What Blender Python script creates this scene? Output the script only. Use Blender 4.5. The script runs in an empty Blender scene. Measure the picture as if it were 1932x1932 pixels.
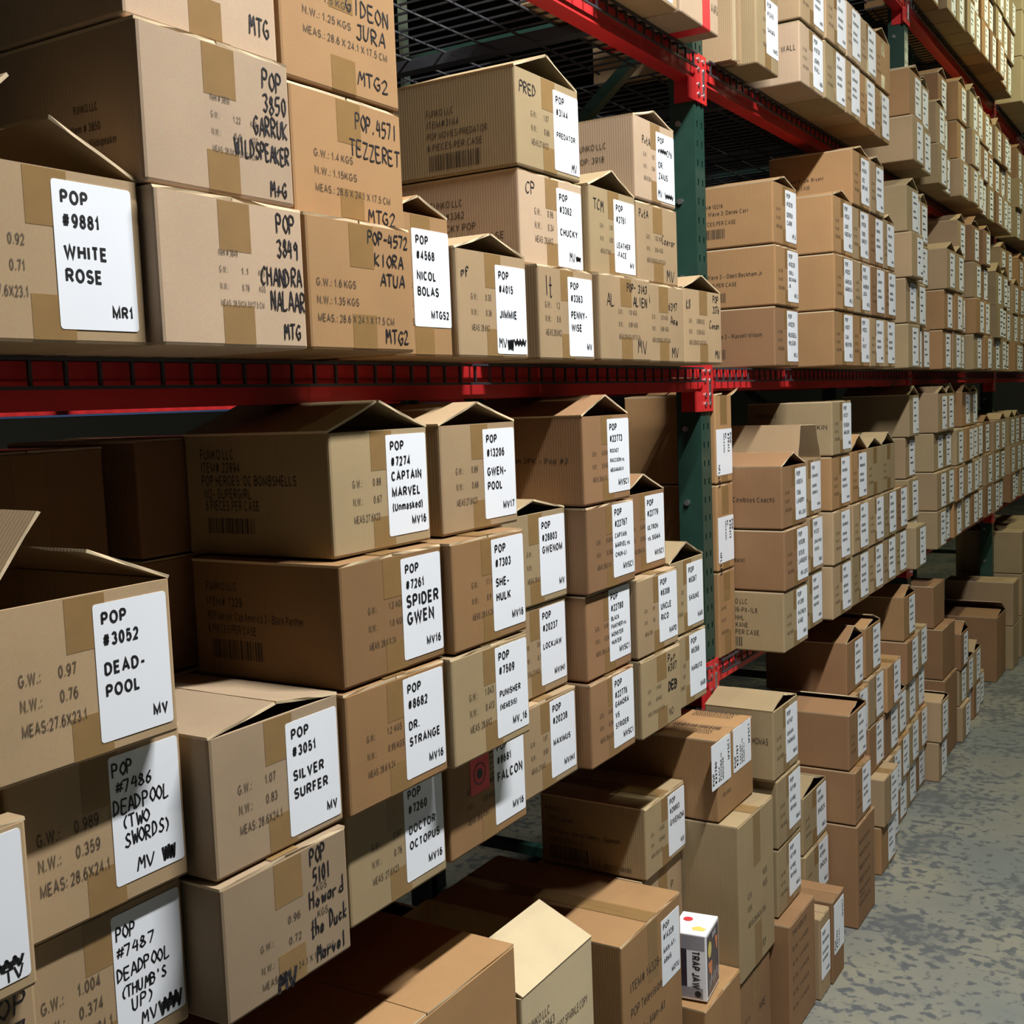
import bpy, bmesh, math, random
from mathutils import Matrix, Vector

# ------------------------------------------------------------------ camera, world, lights, exposure
S = bpy.context.scene
COL = S.collection
RND = random.Random(11)
EYE = 1.75                                   # eye height above the floor
cd = bpy.data.cameras.new('camera')
cam = bpy.data.objects.new('camera', cd)
COL.objects.link(cam)
FPX = 2186.0                                 # focal length in pixels of a 1932 px frame
cd.sensor_fit = 'HORIZONTAL'
cd.sensor_width = 36.0
cd.lens = FPX / 1932 * 36.0
cd.clip_start = 0.05
cd.clip_end = 100


def view_axes(f, vx, vy, slope):
    Y = Vector((vx - 966, vy - 966, f)).normalized()
    up = Vector((1, slope, 0)).cross(Y).normalized()
    if up.y > 0:
        up = -up
    X = Y.cross(up)
    return X, Y, up


AX, AY, AZ = view_axes(FPX, 2300, 709, -.038)
M = Matrix.Identity(4)
for r, a in enumerate((AX, AY, AZ)):
    M[r][0], M[r][1], M[r][2] = a.x, -a.y, -a.z
M.translation = (1.15, 0, EYE)
cam.matrix_world = M
S.camera = cam

S.view_settings.view_transform = 'Standard'
S.view_settings.look = 'None'
S.view_settings.gamma = 1.0
S.view_settings.use_curve_mapping = False
S.view_settings.exposure = 0.0

W = bpy.data.worlds.new('hall')
S.world = W
W.use_nodes = True
W.node_tree.nodes['Background'].inputs[0].default_value = (.9, .95, 1, 1)
W.node_tree.nodes['Background'].inputs[1].default_value = 0.002

# tube lamps hanging over the aisles: (x, y centre, z, length, colour, watts)
LAMPS = [(1.30, 1.90, 4.30, 1.25, (1.0, .985, .96), 250),
         (1.20, 6.9, 4.95, 1.25, (1.0, .97, .62), 80),
         (1.20, 12.4, 4.95, 1.25, (1.0, .97, .60), 60),
         (-4.1, 1.5, 4.45, 1.25, (1.0, .96, .90), 25),
         (-4.1, 6.0, 4.45, 1.25, (1.0, .97, .72), 25)]
for (lx, ly, lz, ll, lc, lw) in LAMPS:
    ld = bpy.data.lights.new('tube_light', 'AREA')
    ld.shape = 'RECTANGLE'
    ld.size = .10
    ld.size_y = ll
    ld.energy = lw
    ld.color = lc
    lo = bpy.data.objects.new('tube_light', ld)
    lo.location = (lx, ly, lz - .03)
    COL.objects.link(lo)


# ------------------------------------------------------------------ materials
def nodes_of(name):
    m = bpy.data.materials.new(name)
    m.use_nodes = True
    return m, m.node_tree.nodes, m.node_tree.links, m.node_tree.nodes['Principled BSDF']


def plain(name, c, rough=.5, metal=0, bump=0, scale=80, var=.12, alpha=1, spec=.5):
    m, n, l, b = nodes_of(name)
    tc = n.new('ShaderNodeTexCoord')
    nz = n.new('ShaderNodeTexNoise')
    nz.inputs['Scale'].default_value = scale
    nz.inputs['Detail'].default_value = 4
    l.new(tc.outputs['Object'], nz.inputs['Vector'])
    mx = n.new('ShaderNodeMixRGB')
    mx.inputs[1].default_value = (*[max(0, k * (1 - var)) for k in c], 1)
    mx.inputs[2].default_value = (*[min(1, k * (1 + var)) for k in c], 1)
    l.new(nz.outputs['Fac'], mx.inputs[0])
    l.new(mx.outputs[0], b.inputs['Base Color'])
    b.inputs['Roughness'].default_value = rough
    b.inputs['Metallic'].default_value = metal
    b.inputs['Alpha'].default_value = alpha
    b.inputs['Specular IOR Level'].default_value = spec
    if bump:
        bp = n.new('ShaderNodeBump')
        bp.inputs['Strength'].default_value = bump
        bp.inputs['Distance'].default_value = .002
        l.new(nz.outputs['Fac'], bp.inputs['Height'])
        l.new(bp.outputs[0], b.inputs['Normal'])
    return m


def cardboard(name, c):
    m, n, l, b = nodes_of(name)
    tc = n.new('ShaderNodeTexCoord')
    oi = n.new('ShaderNodeObjectInfo')
    fine = n.new('ShaderNodeTexNoise')
    fine.inputs['Scale'].default_value = 420
    fine.inputs['Detail'].default_value = 3
    big = n.new('ShaderNodeTexNoise')
    big.inputs['Scale'].default_value = 9
    big.inputs['Detail'].default_value = 5
    l.new(tc.outputs['Object'], fine.inputs['Vector'])
    off = n.new('ShaderNodeVectorMath')
    off.operation = 'ADD'
    l.new(tc.outputs['Object'], off.inputs[0])
    l.new(oi.outputs['Random'], off.inputs[1])
    l.new(off.outputs[0], big.inputs['Vector'])
    mx = n.new('ShaderNodeMixRGB')
    mx.inputs[1].default_value = (*[k * .86 for k in c], 1)
    mx.inputs[2].default_value = (*[min(1, k * 1.12) for k in c], 1)
    l.new(big.outputs['Fac'], mx.inputs[0])
    mx2 = n.new('ShaderNodeMixRGB')
    mx2.blend_type = 'MULTIPLY'
    mx2.inputs[0].default_value = .28
    l.new(mx.outputs[0], mx2.inputs[1])
    l.new(fine.outputs['Color'], mx2.inputs[2])
    hs = n.new('ShaderNodeHueSaturation')
    mr = n.new('ShaderNodeMapRange')
    mr.inputs['To Min'].default_value = .93
    mr.inputs['To Max'].default_value = 1.17
    l.new(oi.outputs['Random'], mr.inputs['Value'])
    l.new(mr.outputs[0], hs.inputs['Value'])
    l.new(mx2.outputs[0], hs.inputs['Color'])
    l.new(hs.outputs[0], b.inputs['Base Color'])
    b.inputs['Roughness'].default_value = .78
    b.inputs['Specular IOR Level'].default_value = .3
    wv = n.new('ShaderNodeTexWave')
    wv.bands_direction = 'X'
    wv.inputs['Scale'].default_value = 55
    wv.inputs['Distortion'].default_value = .6
    l.new(tc.outputs['Object'], wv.inputs['Vector'])
    ad = n.new('ShaderNodeMath')
    ad.operation = 'MULTIPLY_ADD'
    l.new(big.outputs['Fac'], ad.inputs[0])
    ad.inputs[1].default_value = 3.0
    l.new(wv.outputs['Fac'], ad.inputs[2])
    bp = n.new('ShaderNodeBump')
    bp.inputs['Strength'].default_value = .25
    bp.inputs['Distance'].default_value = .0008
    l.new(ad.outputs[0], bp.inputs['Height'])
    l.new(bp.outputs[0], b.inputs['Normal'])
    return m


def concrete(name):
    m, n, l, b = nodes_of(name)
    tc = n.new('ShaderNodeTexCoord')

    def noise(s, d, dist=0.):
        k = n.new('ShaderNodeTexNoise')
        k.inputs['Scale'].default_value = s
        k.inputs['Detail'].default_value = d
        k.inputs['Distortion'].default_value = dist
        l.new(tc.outputs['Object'], k.inputs['Vector'])
        return k

    def ramp(src, a, bb):
        k = n.new('ShaderNodeMapRange')
        k.inputs['From Min'].default_value = a
        k.inputs['From Max'].default_value = bb
        l.new(src.outputs['Fac'], k.inputs['Value'])
        return k
    n1, n2, n3 = noise(1.3, 9), noise(26, 10, .15), noise(3.1, 10, .2)
    mx = n.new('ShaderNodeMixRGB')
    mx.inputs[1].default_value = (.235, .225, .175, 1)
    mx.inputs[2].default_value = (.155, .172, .168, 1)
    l.new(ramp(n1, .38, .62).outputs[0], mx.inputs[0])
    mx2 = n.new('ShaderNodeMixRGB')
    ad = n.new('ShaderNodeMath')
    ad.operation = 'MULTIPLY_ADD'
    l.new(n3.outputs['Fac'], ad.inputs[0])
    ad.inputs[1].default_value = .55
    l.new(n2.outputs['Fac'], ad.inputs[2])
    sp = n.new('ShaderNodeMapRange')
    sp.inputs['From Min'].default_value = .78
    sp.inputs['From Max'].default_value = .87
    l.new(ad.outputs[0], sp.inputs['Value'])
    l.new(sp.outputs[0], mx2.inputs[0])
    l.new(mx.outputs[0], mx2.inputs[1])
    mx2.inputs[2].default_value = (.085, .095, .105, 1)
    mx3 = n.new('ShaderNodeMixRGB')
    l.new(ramp(n3, .52, .75).outputs[0], mx3.inputs[0])
    l.new(mx2.outputs[0], mx3.inputs[1])
    mx3.inputs[2].default_value = (.088, .098, .104, 1)
    l.new(mx3.outputs[0], b.inputs['Base Color'])
    r = ramp(n3, .3, .7)
    r.inputs['To Min'].default_value = .32
    r.inputs['To Max'].default_value = .55
    l.new(r.outputs[0], b.inputs['Roughness'])
    bp = n.new('ShaderNodeBump')
    bp.inputs['Strength'].default_value = .12
    bp.inputs['Distance'].default_value = .004
    l.new(n2.outputs['Fac'], bp.inputs['Height'])
    l.new(bp.outputs[0], b.inputs['Normal'])
    return m


def emitter(name, c, s):
    m, n, l, b = nodes_of(name)
    b.inputs['Base Color'].default_value = (.8, .8, .8, 1)
    b.inputs['Emission Color'].default_value = (*c, 1)
    b.inputs['Emission Strength'].default_value = s
    return m


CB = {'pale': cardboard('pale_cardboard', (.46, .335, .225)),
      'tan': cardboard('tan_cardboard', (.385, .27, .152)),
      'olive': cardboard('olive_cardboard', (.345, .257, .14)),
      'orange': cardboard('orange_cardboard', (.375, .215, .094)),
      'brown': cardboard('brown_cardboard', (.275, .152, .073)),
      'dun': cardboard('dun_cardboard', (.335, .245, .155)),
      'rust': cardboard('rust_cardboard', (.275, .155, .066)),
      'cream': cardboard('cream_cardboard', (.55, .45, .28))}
WHITE = plain('sticker_paper', (.78, .82, .88), .55, var=.02, scale=15)
INK = plain('black_ink', (.012, .012, .014), .5)
PEN = plain('marker_ink', (.018, .016, .022), .6)
STAMP = plain('stamp_ink', (.045, .032, .022), .7, var=.35, scale=300, alpha=.74)
TAPE = plain('packing_tape', (.36, .22, .085), .25, bump=.25, scale=35, alpha=.45)
RAW = cardboard('raw_cardboard_edge', (.58, .46, .29))
REDTAPE = plain('red_tape', (.62, .02, .03), .4)
RED = plain('red_paint', (.58, .026, .028), .36, var=.18, scale=12, bump=.05)
GREEN = plain('green_paint', (.016, .050, .037), .38, var=.25, scale=20, bump=.05)
BLUE = plain('blue_paint', (.03, .06, .14), .42, var=.2, scale=15)
WIRE = plain('zinc_wire', (.07, .073, .085), .45, metal=.5)
STEEL = plain('steel', (.55, .55, .55), .3, metal=.9)
FLOORM = concrete('worn_concrete')
PAINT = plain('wall_paint', (.06, .06, .058), .8, scale=3)
HOUSING = plain('lamp_housing', (.75, .75, .74), .4)
REDSTK = plain('red_sticker', (.62, .045, .05), .5)
TOYW = plain('toy_white', (.86, .87, .92), .3, var=.02)
TOYD = plain('toy_dark_print', (.045, .035, .05), .3, var=.6, scale=60)
TOYG = plain('toy_grey_print', (.30, .29, .32), .35)
TOYO = plain('toy_orange_print', (.65, .2, .08), .35, var=.4, scale=50)
TOYY = plain('toy_yellow_print', (.75, .6, .15), .35)


# ------------------------------------------------------------------ mesh helpers
class MB:
    def __init__(s):
        s.v = []
        s.f = []

    def add(s, vs, fs):
        o = len(s.v)
        s.v += [tuple(p) for p in vs]
        s.f += [tuple(i + o for i in f) for f in fs]

    def box(s, a, b):
        (x0, y0, z0), (x1, y1, z1) = a, b
        s.add([(x0, y0, z0), (x1, y0, z0), (x1, y1, z0), (x0, y1, z0), (x0, y0, z1), (x1, y0, z1), (x1, y1, z1), (x0, y1, z1)],
              [(3, 2, 1, 0), (4, 5, 6, 7), (0, 1, 5, 4), (1, 2, 6, 5), (2, 3, 7, 6), (3, 0, 4, 7)])

    def bar(s, p, q, w, t, up=(0, 0, 1)):
        p, q = Vector(p), Vector(q)
        d = (q - p).normalized()
        u = Vector(up)
        if abs(d.dot(u)) > .98:
            u = Vector((0, 1, 0))
        a = d.cross(u).normalized() * w / 2
        c = a.cross(d).normalized() * t / 2
        vs = [e + i * a + j * c for e in (p, q) for i, j in ((-1, -1), (1, -1), (1, 1), (-1, 1))]
        s.add(vs, [(0, 1, 2, 3), (7, 6, 5, 4), (0, 4, 5, 1), (1, 5, 6, 2), (2, 6, 7, 3), (3, 7, 4, 0)])

    def cyl(s, p, q, r, n=10):
        p, q = Vector(p), Vector(q)
        d = (q - p).normalized()
        u = Vector((0, 0, 1)) if abs(d.z) < .9 else Vector((1, 0, 0))
        a = d.cross(u).normalized()
        c = a.cross(d)
        vs = [e + r * (math.cos(2 * math.pi * k / n) * a + math.sin(2 * math.pi * k / n) * c) for e in (p, q) for k in range(n)]
        fs = [(k, (k + 1) % n, n + (k + 1) % n, n + k) for k in range(n)]
        s.add(vs, fs + [tuple(range(n))[::-1], tuple(range(n, 2 * n))])

    def mesh(s, name, mat, smooth=False):
        me = bpy.data.meshes.new(name)
        me.from_pydata(s.v, [], s.f)
        me.materials.append(mat)
        if smooth:
            for p in me.polygons:
                p.use_smooth = True
        me.update()
        return me


def link(name, me, parent=None, loc=(0, 0, 0), rot=(0, 0, 0)):
    o = bpy.data.objects.new(name, me)
    COL.objects.link(o)
    o.parent = parent
    o.location = loc
    o.rotation_euler = rot
    return o


def tag(o, label, cat, group=None):
    o['label'] = label
    o['category'] = cat
    if group:
        o['group'] = group
    return o


def struct(name, mb, mat):
    o = link(name, mb.mesh(name, mat))
    o['kind'] = 'structure'
    return o


# ------------------------------------------------------------------ lettering
# a plain bold sans drawn with strokes: width | strokes of 'x,y' points (0..100) and arcs 'Acx,cy,rx,ry,from,to'
SANS = {
    'A': '76|0,0 50,100 100,0|18,32 82,32', 'B': '66|0,0 0,100|0,100 60,100 A60,77,34,23,90,-90 0,54|60,54 A60,27,40,27,90,-90 0,0',
    'C': '72|A50,50,50,50,42,318', 'D': '71|0,0 0,100|0,100 42,100 A42,50,58,50,90,-90 0,0', 'E': '61|100,100 0,100 0,0 100,0|0,52 88,52',
    'F': '57|100,100 0,100 0,0|0,50 86,50', 'G': '75|A50,50,50,50,45,325 98,24 98,46 56,46', 'H': '70|0,0 0,100|100,0 100,100|0,52 100,52',
    'I': '22|50,0 50,100', 'J': '54|100,100 100,28 A50,28,50,28,0,-170', 'K': '71|0,0 0,100|98,100 0,36|30,56 100,0', 'L': '58|0,100 0,0 100,0',
    'M': '84|0,0 0,100 50,8 100,100 100,0', 'N': '70|0,0 0,100 100,0 100,100', 'O': '78|A50,50,50,50,90,450', 'P': '64|0,0 0,100|0,100 58,100 A58,73,42,27,90,-90 0,46',
    'Q': '78|A50,50,50,50,90,450|60,28 100,-6', 'R': '70|0,0 0,100|0,100 58,100 A58,74,38,26,90,-90 0,48|48,48 100,0',
    'S': '65|A50,75,46,25,22,262 A50,26,50,26,82,-160', 'T': '63|0,100 100,100|50,100 50,0', 'U': '70|0,100 0,30 A50,30,50,30,180,360 100,100',
    'V': '73|0,100 50,0 100,100', 'W': '102|0,100 24,0 50,96 76,0 100,100', 'X': '72|0,0 100,100|0,100 100,0', 'Y': '71|0,100 50,46 100,100|50,46 50,0',
    'Z': '64|0,100 100,100 0,0 100,0', '0': '57|A50,50,50,50,90,450', '1': '40|0,70 66,100 66,0', '2': '56|A50,71,47,29,165,-38 0,0 100,0',
    '3': '56|A46,76,44,24,160,-85|A46,27,52,27,88,-160', '4': '60|72,0 72,100 0,26 100,26', '5': '57|92,100 18,100 8,50 A48,32,50,32,138,-155',
    '6': '57|A50,32,50,32,90,450|A56,32,56,68,180,58', '7': '56|0,100 100,100 36,0', '8': '57|A50,76,42,24,90,450|A50,27,50,27,90,450',
    '9': '57|A50,68,50,32,90,450|A44,68,56,68,0,-122', '#': '74|26,0 40,100|62,0 76,100|4,66 100,66|0,34 96,34', '-': '50|0,36 100,36', '_': '56|0,-14 100,-14',
    '.': '22|50,-2 50,12', ':': '24|50,2 50,16|50,56 50,70', "'": '20|50,70 50,100', '(': '32|100,110 20,70 20,20 100,-18', ')': '32|0,110 80,70 80,20 0,-18',
    '/': '36|0,0 100,100', '+': '56|50,16 50,84|0,50 100,50', ',': '22|60,10 40,-18',
    'a': '55|A46,50,44,22,150,0 90,0|90,40 A48,20,44,20,60,300 90,14', 'b': '58|0,0 0,100|A50,36,50,36,90,450', 'c': '54|A50,36,50,36,45,315', 'd': '58|100,0 100,100|A50,36,50,36,90,450',
    'e': '55|0,38 100,38 A50,36,50,36,5,315', 'f': '36|95,98 A70,76,38,22,80,180 32,0|0,68 84,68', 'g': '58|A50,36,50,36,90,450|100,72 100,-6 A50,-6,50,20,0,-160', 'h': '57|0,0 0,100|0,40 A50,42,50,30,175,0 100,0',
    'i': '22|50,0 50,70|50,88 50,100', 'k': '54|0,0 0,100|92,72 0,26|34,44 100,0', 'l': '22|50,0 50,100', 'm': '86|0,0 0,72|0,42 A26,44,24,28,175,0 50,0|50,42 A75,44,25,28,175,0 100,0',
    'n': '57|0,0 0,72|0,40 A50,42,50,30,175,0 100,0', 'o': '58|A50,36,50,36,90,450', 'p': '58|0,-26 0,72|A50,36,50,36,90,450', 'r': '38|0,0 0,72|0,38 A70,38,70,34,170,80', 's': '52|A50,54,44,18,22,262 A50,19,48,19,82,-160',
    't': '36|42,100 42,20 A80,20,38,20,180,265|0,70 92,70', 'u': '57|0,72 0,28 A50,28,50,28,180,360 100,72|100,72 100,0', 'v': '54|0,72 50,0 100,72', 'w': '78|0,72 25,0 50,68 75,0 100,72', 'x': '54|0,0 100,72|0,72 100,0', 'y': '54|0,72 50,4|100,72 40,-26'}
GC = {}


def ribbon(P, t):
    """flat stroke of width t along P with mitred joints: (verts, faces)"""
    n = len(P)
    closed = n > 3 and math.dist(P[0], P[-1]) < 1e-4
    vs = []
    for i in range(n):
        a = P[i - 1] if i > 0 else (P[-2] if closed else None)
        b = P[i + 1] if i < n - 1 else (P[1] if closed else None)
        p = P[i]
        d1 = (p[0] - a[0], p[1] - a[1]) if a else (b[0] - p[0], b[1] - p[1])
        d2 = (b[0] - p[0], b[1] - p[1]) if b else d1
        l1, l2 = math.hypot(*d1) or 1, math.hypot(*d2) or 1
        n1, n2 = (-d1[1] / l1, d1[0] / l1), (-d2[1] / l2, d2[0] / l2)
        m = (n1[0] + n2[0], n1[1] + n2[1])
        lm = math.hypot(*m) or 1e-6
        m = (m[0] / lm, m[1] / lm)
        k = t / 2 / max(.42, m[0] * n1[0] + m[1] * n1[1])
        vs += [(p[0] + m[0] * k, p[1] + m[1] * k), (p[0] - m[0] * k, p[1] - m[1] * k)]
    return vs, [(2 * i, 2 * i + 1, 2 * i + 3, 2 * i + 2) for i in range(n - 1)]


def glyph(s, t=.20):
    """text as flat bold strokes, cap height 1: (verts, faces, width)"""
    if (s, t) in GC:
        return GC[s, t]
    vs, fs, x = [], [], 0.
    for ch in s:
        if ch not in SANS:
            x += .30
            continue
        part = SANS[ch].split('|')
        w = int(part[0]) / 100
        for st in part[1:]:
            P = []
            for tok in st.split():
                if tok[0] == 'A':
                    cx, cy, rx, ry, a0, a1 = (float(q) for q in tok[1:].split(','))
                    n = max(4, int(abs(a1 - a0) / 24))
                    P += [(cx + rx * math.cos(math.radians(a0 + (a1 - a0) * k / n)), cy + ry * math.sin(math.radians(a0 + (a1 - a0) * k / n))) for k in range(n + 1)]
                else:
                    P.append(tuple(float(q) for q in tok.split(',')))
            P = [(x + t / 2 + p[0] / 100 * max(w - t, .001), t / 2 + p[1] / 100 * (1 - t)) for p in P]
            P = [P[0]] + [q for p, q in zip(P, P[1:]) if math.dist(p, q) > 1e-5]
            a, b = ribbon(P, t)
            o = len(vs)
            vs += a
            fs += [tuple(i + o for i in f) for f in b]
        x += w + .13
    GC[s, t] = (vs, fs, x - .13)
    return GC[s, t]


STROKES = {'A': '00 39 60;13 53', 'B': '00 09 48 56 35 05;35 54 52 30 00', 'C': '58 39 17 05 02 20 41', 'D': '00 09 38 55 42 00',
           'E': '59 09 00 50;05 44', 'F': '59 09 00;05 44', 'G': '58 39 17 04 12 30 51 54 34', 'H': '09 00;59 50;05 55', 'I': '39 30',
           'J': '59 51 30 11;29 69', 'K': '09 00;58 04 50', 'L': '09 00 50', 'M': '00 19 34 59 60', 'N': '00 09 50 59',
           'O': '39 17 04 12 30 52 64 57 39', 'P': '00 09 49 57 45 05', 'R': '00 09 49 57 45 05 50', 'S': '58 39 17 25 44 52 30 01',
           'T': '09 69;39 30', 'U': '09 02 20 41 59', 'V': '09 30 69', 'W': '09 20 36 50 69', 'Z': '09 59 00 50', 'Y': '09 35 69;35 30',
           '0': '39 17 13 30 53 57 39', '1': '39 30', '2': '07 29 48 46 00 50', '3': '08 39 57 35 53 30 01', '4': '29 04 54;48 40',
           '5': '59 19 05 45 53 30 00', '6': '49 16 02 20 42 44 25 05', '7': '09 59 20', '8': '35 16 29 48 35 02 20 52 35',
           '9': '57 39 17 25 46 57 50', '#': '28 11;58 41;06 66;03 63', '-': '15 55', '.': '20 21', "'": '39 37', '(': '59 36 33 50',
           ')': '19 36 33 10', '+': '04 54;27 21', 'o': '24 02 20 42 24', 'w': '04 10 23 40 54', 'a': '44 14 01 30 44 40', 'r': '04 00;03 24 44',
           'd': '53 23 01 30 51;59 50', 't': '29 20 40;05 45', 'h': '09 00;03 24 43 40', 'e': '02 42 34 14 01 20 41', 'u': '04 01 20 41;44 40',
           'c': '43 24 02 20 41', 'k': '09 00;44 02 40', 'v': '04 20 44', 'l': '29 20', 'p': '05 00;05 36 44 22', 'f': '58 39 17 10;05 35',
           'i': '24 20;26 27', 's': '43 14 32 10', 'n': '04 00;03 24 43 40', 'g': '44 14 02 31 44 40 20'}


class Sheet:
    """flat print: collects shapes in (u, v) of one face of a box and lifts them onto it"""

    def __init__(s, fn):
        s.fn = fn
        s.mb = MB()

    def poly(s, pts, lift=0):
        s.mb.add([s.fn(u, v, lift) for u, v in pts], [tuple(range(len(pts)))])

    def rect(s, u0, v0, u1, v1):
        s.poly([(u0, v0), (u1, v0), (u1, v1), (u0, v1)])

    def text(s, t, u, v, cap, width=0, cond=1.0, align='l', rot=0, wt=.20):
        vs, fs, w = glyph(t, wt)
        kx = width / w if width else cap * cond
        du = -w * kx if align == 'r' else (-w * kx / 2 if align == 'c' else 0)
        c, n = math.cos(rot), math.sin(rot)
        pts = [(x * kx + du, y * cap) for x, y in vs]
        s.mb.add([s.fn(u + x * c - y * n, v + x * n + y * c, 0) for x, y in pts], fs)

    def hand(s, t, u, v, cap, width=0, pen=.0021, rot=0, jit=.05):
        rr = random.Random(t + str(u))
        adv = 7.6
        x = 0
        tot = adv * len(t)
        kx = width / tot if width else cap / 9 * 1.05
        ky = cap / 9
        c, n = math.cos(rot), math.sin(rot)
        for ch in t:
            if ch in STROKES:
                ox, oy = rr.uniform(-.3, .3), rr.uniform(-.5, .5)
                sl = rr.uniform(-.05, .1)
                for st in STROKES[ch].split(';'):
                    P = []
                    for q in st.split():
                        a, b = int(q[0]) + rr.uniform(-1, 1) * jit * 4, int(q[1]) + rr.uniform(-1, 1) * jit * 4
                        px, py = (x + ox + a + b * sl) * kx, (b + oy) * ky
                        P.append((u + px * c - py * n, v + px * n + py * c))
                    s.stroke(P, pen)
            x += adv

    def stroke(s, P, pen):
        # Catmull-Rom smoothing, then round-ish ribbons
        Q = []
        for i in range(len(P) - 1):
            p0, p1, p2, p3 = P[max(i - 1, 0)], P[i], P[i + 1], P[min(i + 2, len(P) - 1)]
            for k in range(3):
                t = k / 3
                Q.append(tuple(.5 * (2 * p1[d] + (p2[d] - p0[d]) * t * .6 + (3 * (p1[d] - p2[d]) + 0) * 0 + (2 * (p2[d] - p1[d]) - (p2[d] - p0[d]) * .6) * t * t) if len(P) > 2 else p1[d] + (p2[d] - p1[d]) * t for d in (0, 1)))
        Q.append(P[-1])
        h = pen / 2
        for a, b in zip(Q, Q[1:]):
            dx, dy = b[0] - a[0], b[1] - a[1]
            L = math.hypot(dx, dy) or 1e-6
            dx, dy = dx / L * h, dy / L * h
            s.poly([(a[0] - dx * .6 + dy, a[1] - dy * .6 - dx), (b[0] + dx * .6 + dy, b[1] + dy * .6 - dx),
                    (b[0] + dx * .6 - dy, b[1] + dy * .6 + dx), (a[0] - dx * .6 - dy, a[1] - dy * .6 + dx)])

    def scribble(s, u0, v0, u1, v1, pen=.0035, n=9):
        rr = random.Random(u0)
        P = []
        for k in range(n):
            t = k / (n - 1)
            P.append((u0 + (u1 - u0) * t, (v0 if k % 2 else v1) + rr.uniform(-1, 1) * .1 * (v1 - v0)))
        s.stroke(P, pen)
        s.rect(u0 + .1 * (u1 - u0), v0 + .2 * (v1 - v0), u1 - .1 * (u1 - u0), v1 - .2 * (v1 - v0))

    def bars(s, u0, v0, u1, v1, seed=0):
        rr = random.Random(seed)
        u = u0
        while u < u1:
            w = rr.choice((.0012, .0012, .002, .003)) * (u1 - u0) / .07
            s.rect(u, v0, min(u + w, u1), v1)
            u += w + rr.choice((.001, .0014, .002)) * (u1 - u0) / .07

    def dashes(s, u, v, w, cap, seed=0):
        """print too small to read: a row of short strokes"""
        rr = random.Random(seed)
        x = 0
        while x < w:
            k = rr.uniform(.35, .7) * cap
            s.rect(u + x, v, u + min(x + k, w), v + cap * rr.uniform(.8, 1))
            x += k + cap * .34

    def out(s, name, mat, parent):
        if not s.mb.v:
            return None
        o = link(name, s.mb.mesh(name, mat), parent)
        if mat in (INK, PEN, STAMP):
            o['kind'] = 'stuff'
        return o


# ------------------------------------------------------------------ cartons
T = .0045
BODY = {}
FLAP = {}


def body_mesh(Wd, H, D, mat):
    k = (round(Wd, 3), round(H, 3), round(D, 3), mat.name)
    if k in BODY:
        return BODY[k]
    bm = bmesh.new()
    mtx = Matrix.Translation((-D / 2, Wd / 2, H / 2)) @ Matrix.Diagonal((D, Wd, H, 1))
    bmesh.ops.create_cube(bm, size=1, matrix=mtx)
    top = [f for f in bm.faces if f.normal.z > .9]
    ed = [e for e in bm.edges if not any(f in top for f in e.link_faces)]
    bmesh.ops.bevel(bm, geom=ed, offset=.0045, segments=2, affect='EDGES', profile=.5)
    top = [f for f in bm.faces if f.normal.z > .9 and f.calc_center_median().z > H - 1e-4]
    bmesh.ops.delete(bm, geom=top, context='FACES')
    bmesh.ops.solidify(bm, geom=bm.faces[:], thickness=T)
    bmesh.ops.recalc_face_normals(bm, faces=bm.faces[:])
    me = bpy.data.meshes.new('body')
    bm.to_mesh(me)
    bm.free()
    # keep the outside on x = 0, y = 0, z = 0 whichever way the shell grew
    xs = [v.co.x for v in me.vertices]
    ys = [v.co.y for v in me.vertices]
    zs = [v.co.z for v in me.vertices]
    sx, sy = D / (max(xs) - min(xs)), Wd / (max(ys) - min(ys))
    for v in me.vertices:
        v.co.x = (v.co.x - max(xs)) * sx
        v.co.y = (v.co.y - min(ys)) * sy
        v.co.z = v.co.z - min(zs)
    me.materials.append(mat)
    BODY[k] = me
    return me


def flap_mesh(L, D, sgn, mat, curl=0.):
    k = (round(L, 3), round(D, 3), sgn, mat.name, curl)
    if k in FLAP:
        return FLAP[k]
    mb = MB()
    rr = random.Random(str(k))
    n, m = 5, 4
    vs = []
    for lay in (0, .0038):
        for i in range(n + 1):
            for j in range(m + 1):
                e = (j / m)
                jag = rr.uniform(-.0012, .0012)
                vs.append((-D + .002 + (D - .004) * i / n + (jag if i in (0, n) else 0), sgn * (L * e + (jag if j == m else 0)), lay + curl * e * e * L))
    N = (n + 1) * (m + 1)
    fs = []
    for i in range(n):
        for j in range(m):
            a = i * (m + 1) + j
            q = (a, a + m + 1, a + m + 2, a + 1)
            fs += [q[::-1], tuple(N + x for x in q)]
    ring = [i * (m + 1) for i in range(n + 1)] + [n * (m + 1) + j for j in range(1, m + 1)] + [i * (m + 1) + m for i in range(n - 1, -1, -1)] + [j for j in range(m - 1, 0, -1)]
    for a, b in zip(ring, ring[1:] + ring[:1]):
        fs.append((a, b, N + b, N + a))
    mb.add(vs, fs)
    me = mb.mesh('flap', mat)
    me.materials.append(RAW)
    for p in me.polygons[-len(ring):]:
        p.material_index = 1
    FLAP[k] = me
    return me


def rrect(u0, v0, u1, v1, r=.004, tilt=0.):
    P = []
    for cx, cy, a0 in ((u1 - r, v1 - r, 0), (u0 + r, v1 - r, 90), (u0 + r, v0 + r, 180), (u1 - r, v0 + r, 270)):
        for k in range(4):
            a = math.radians(a0 + 30 * k)
            P.append((cx + r * math.cos(a), cy + r * math.sin(a)))
    mx, my = (u0 + u1) / 2, (v0 + v1) / 2
    c, n = math.cos(tilt), math.sin(tilt)
    return [(mx + (a - mx) * c - (b - my) * n, my + (a - mx) * n + (b - my) * c) for a, b in P]


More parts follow.
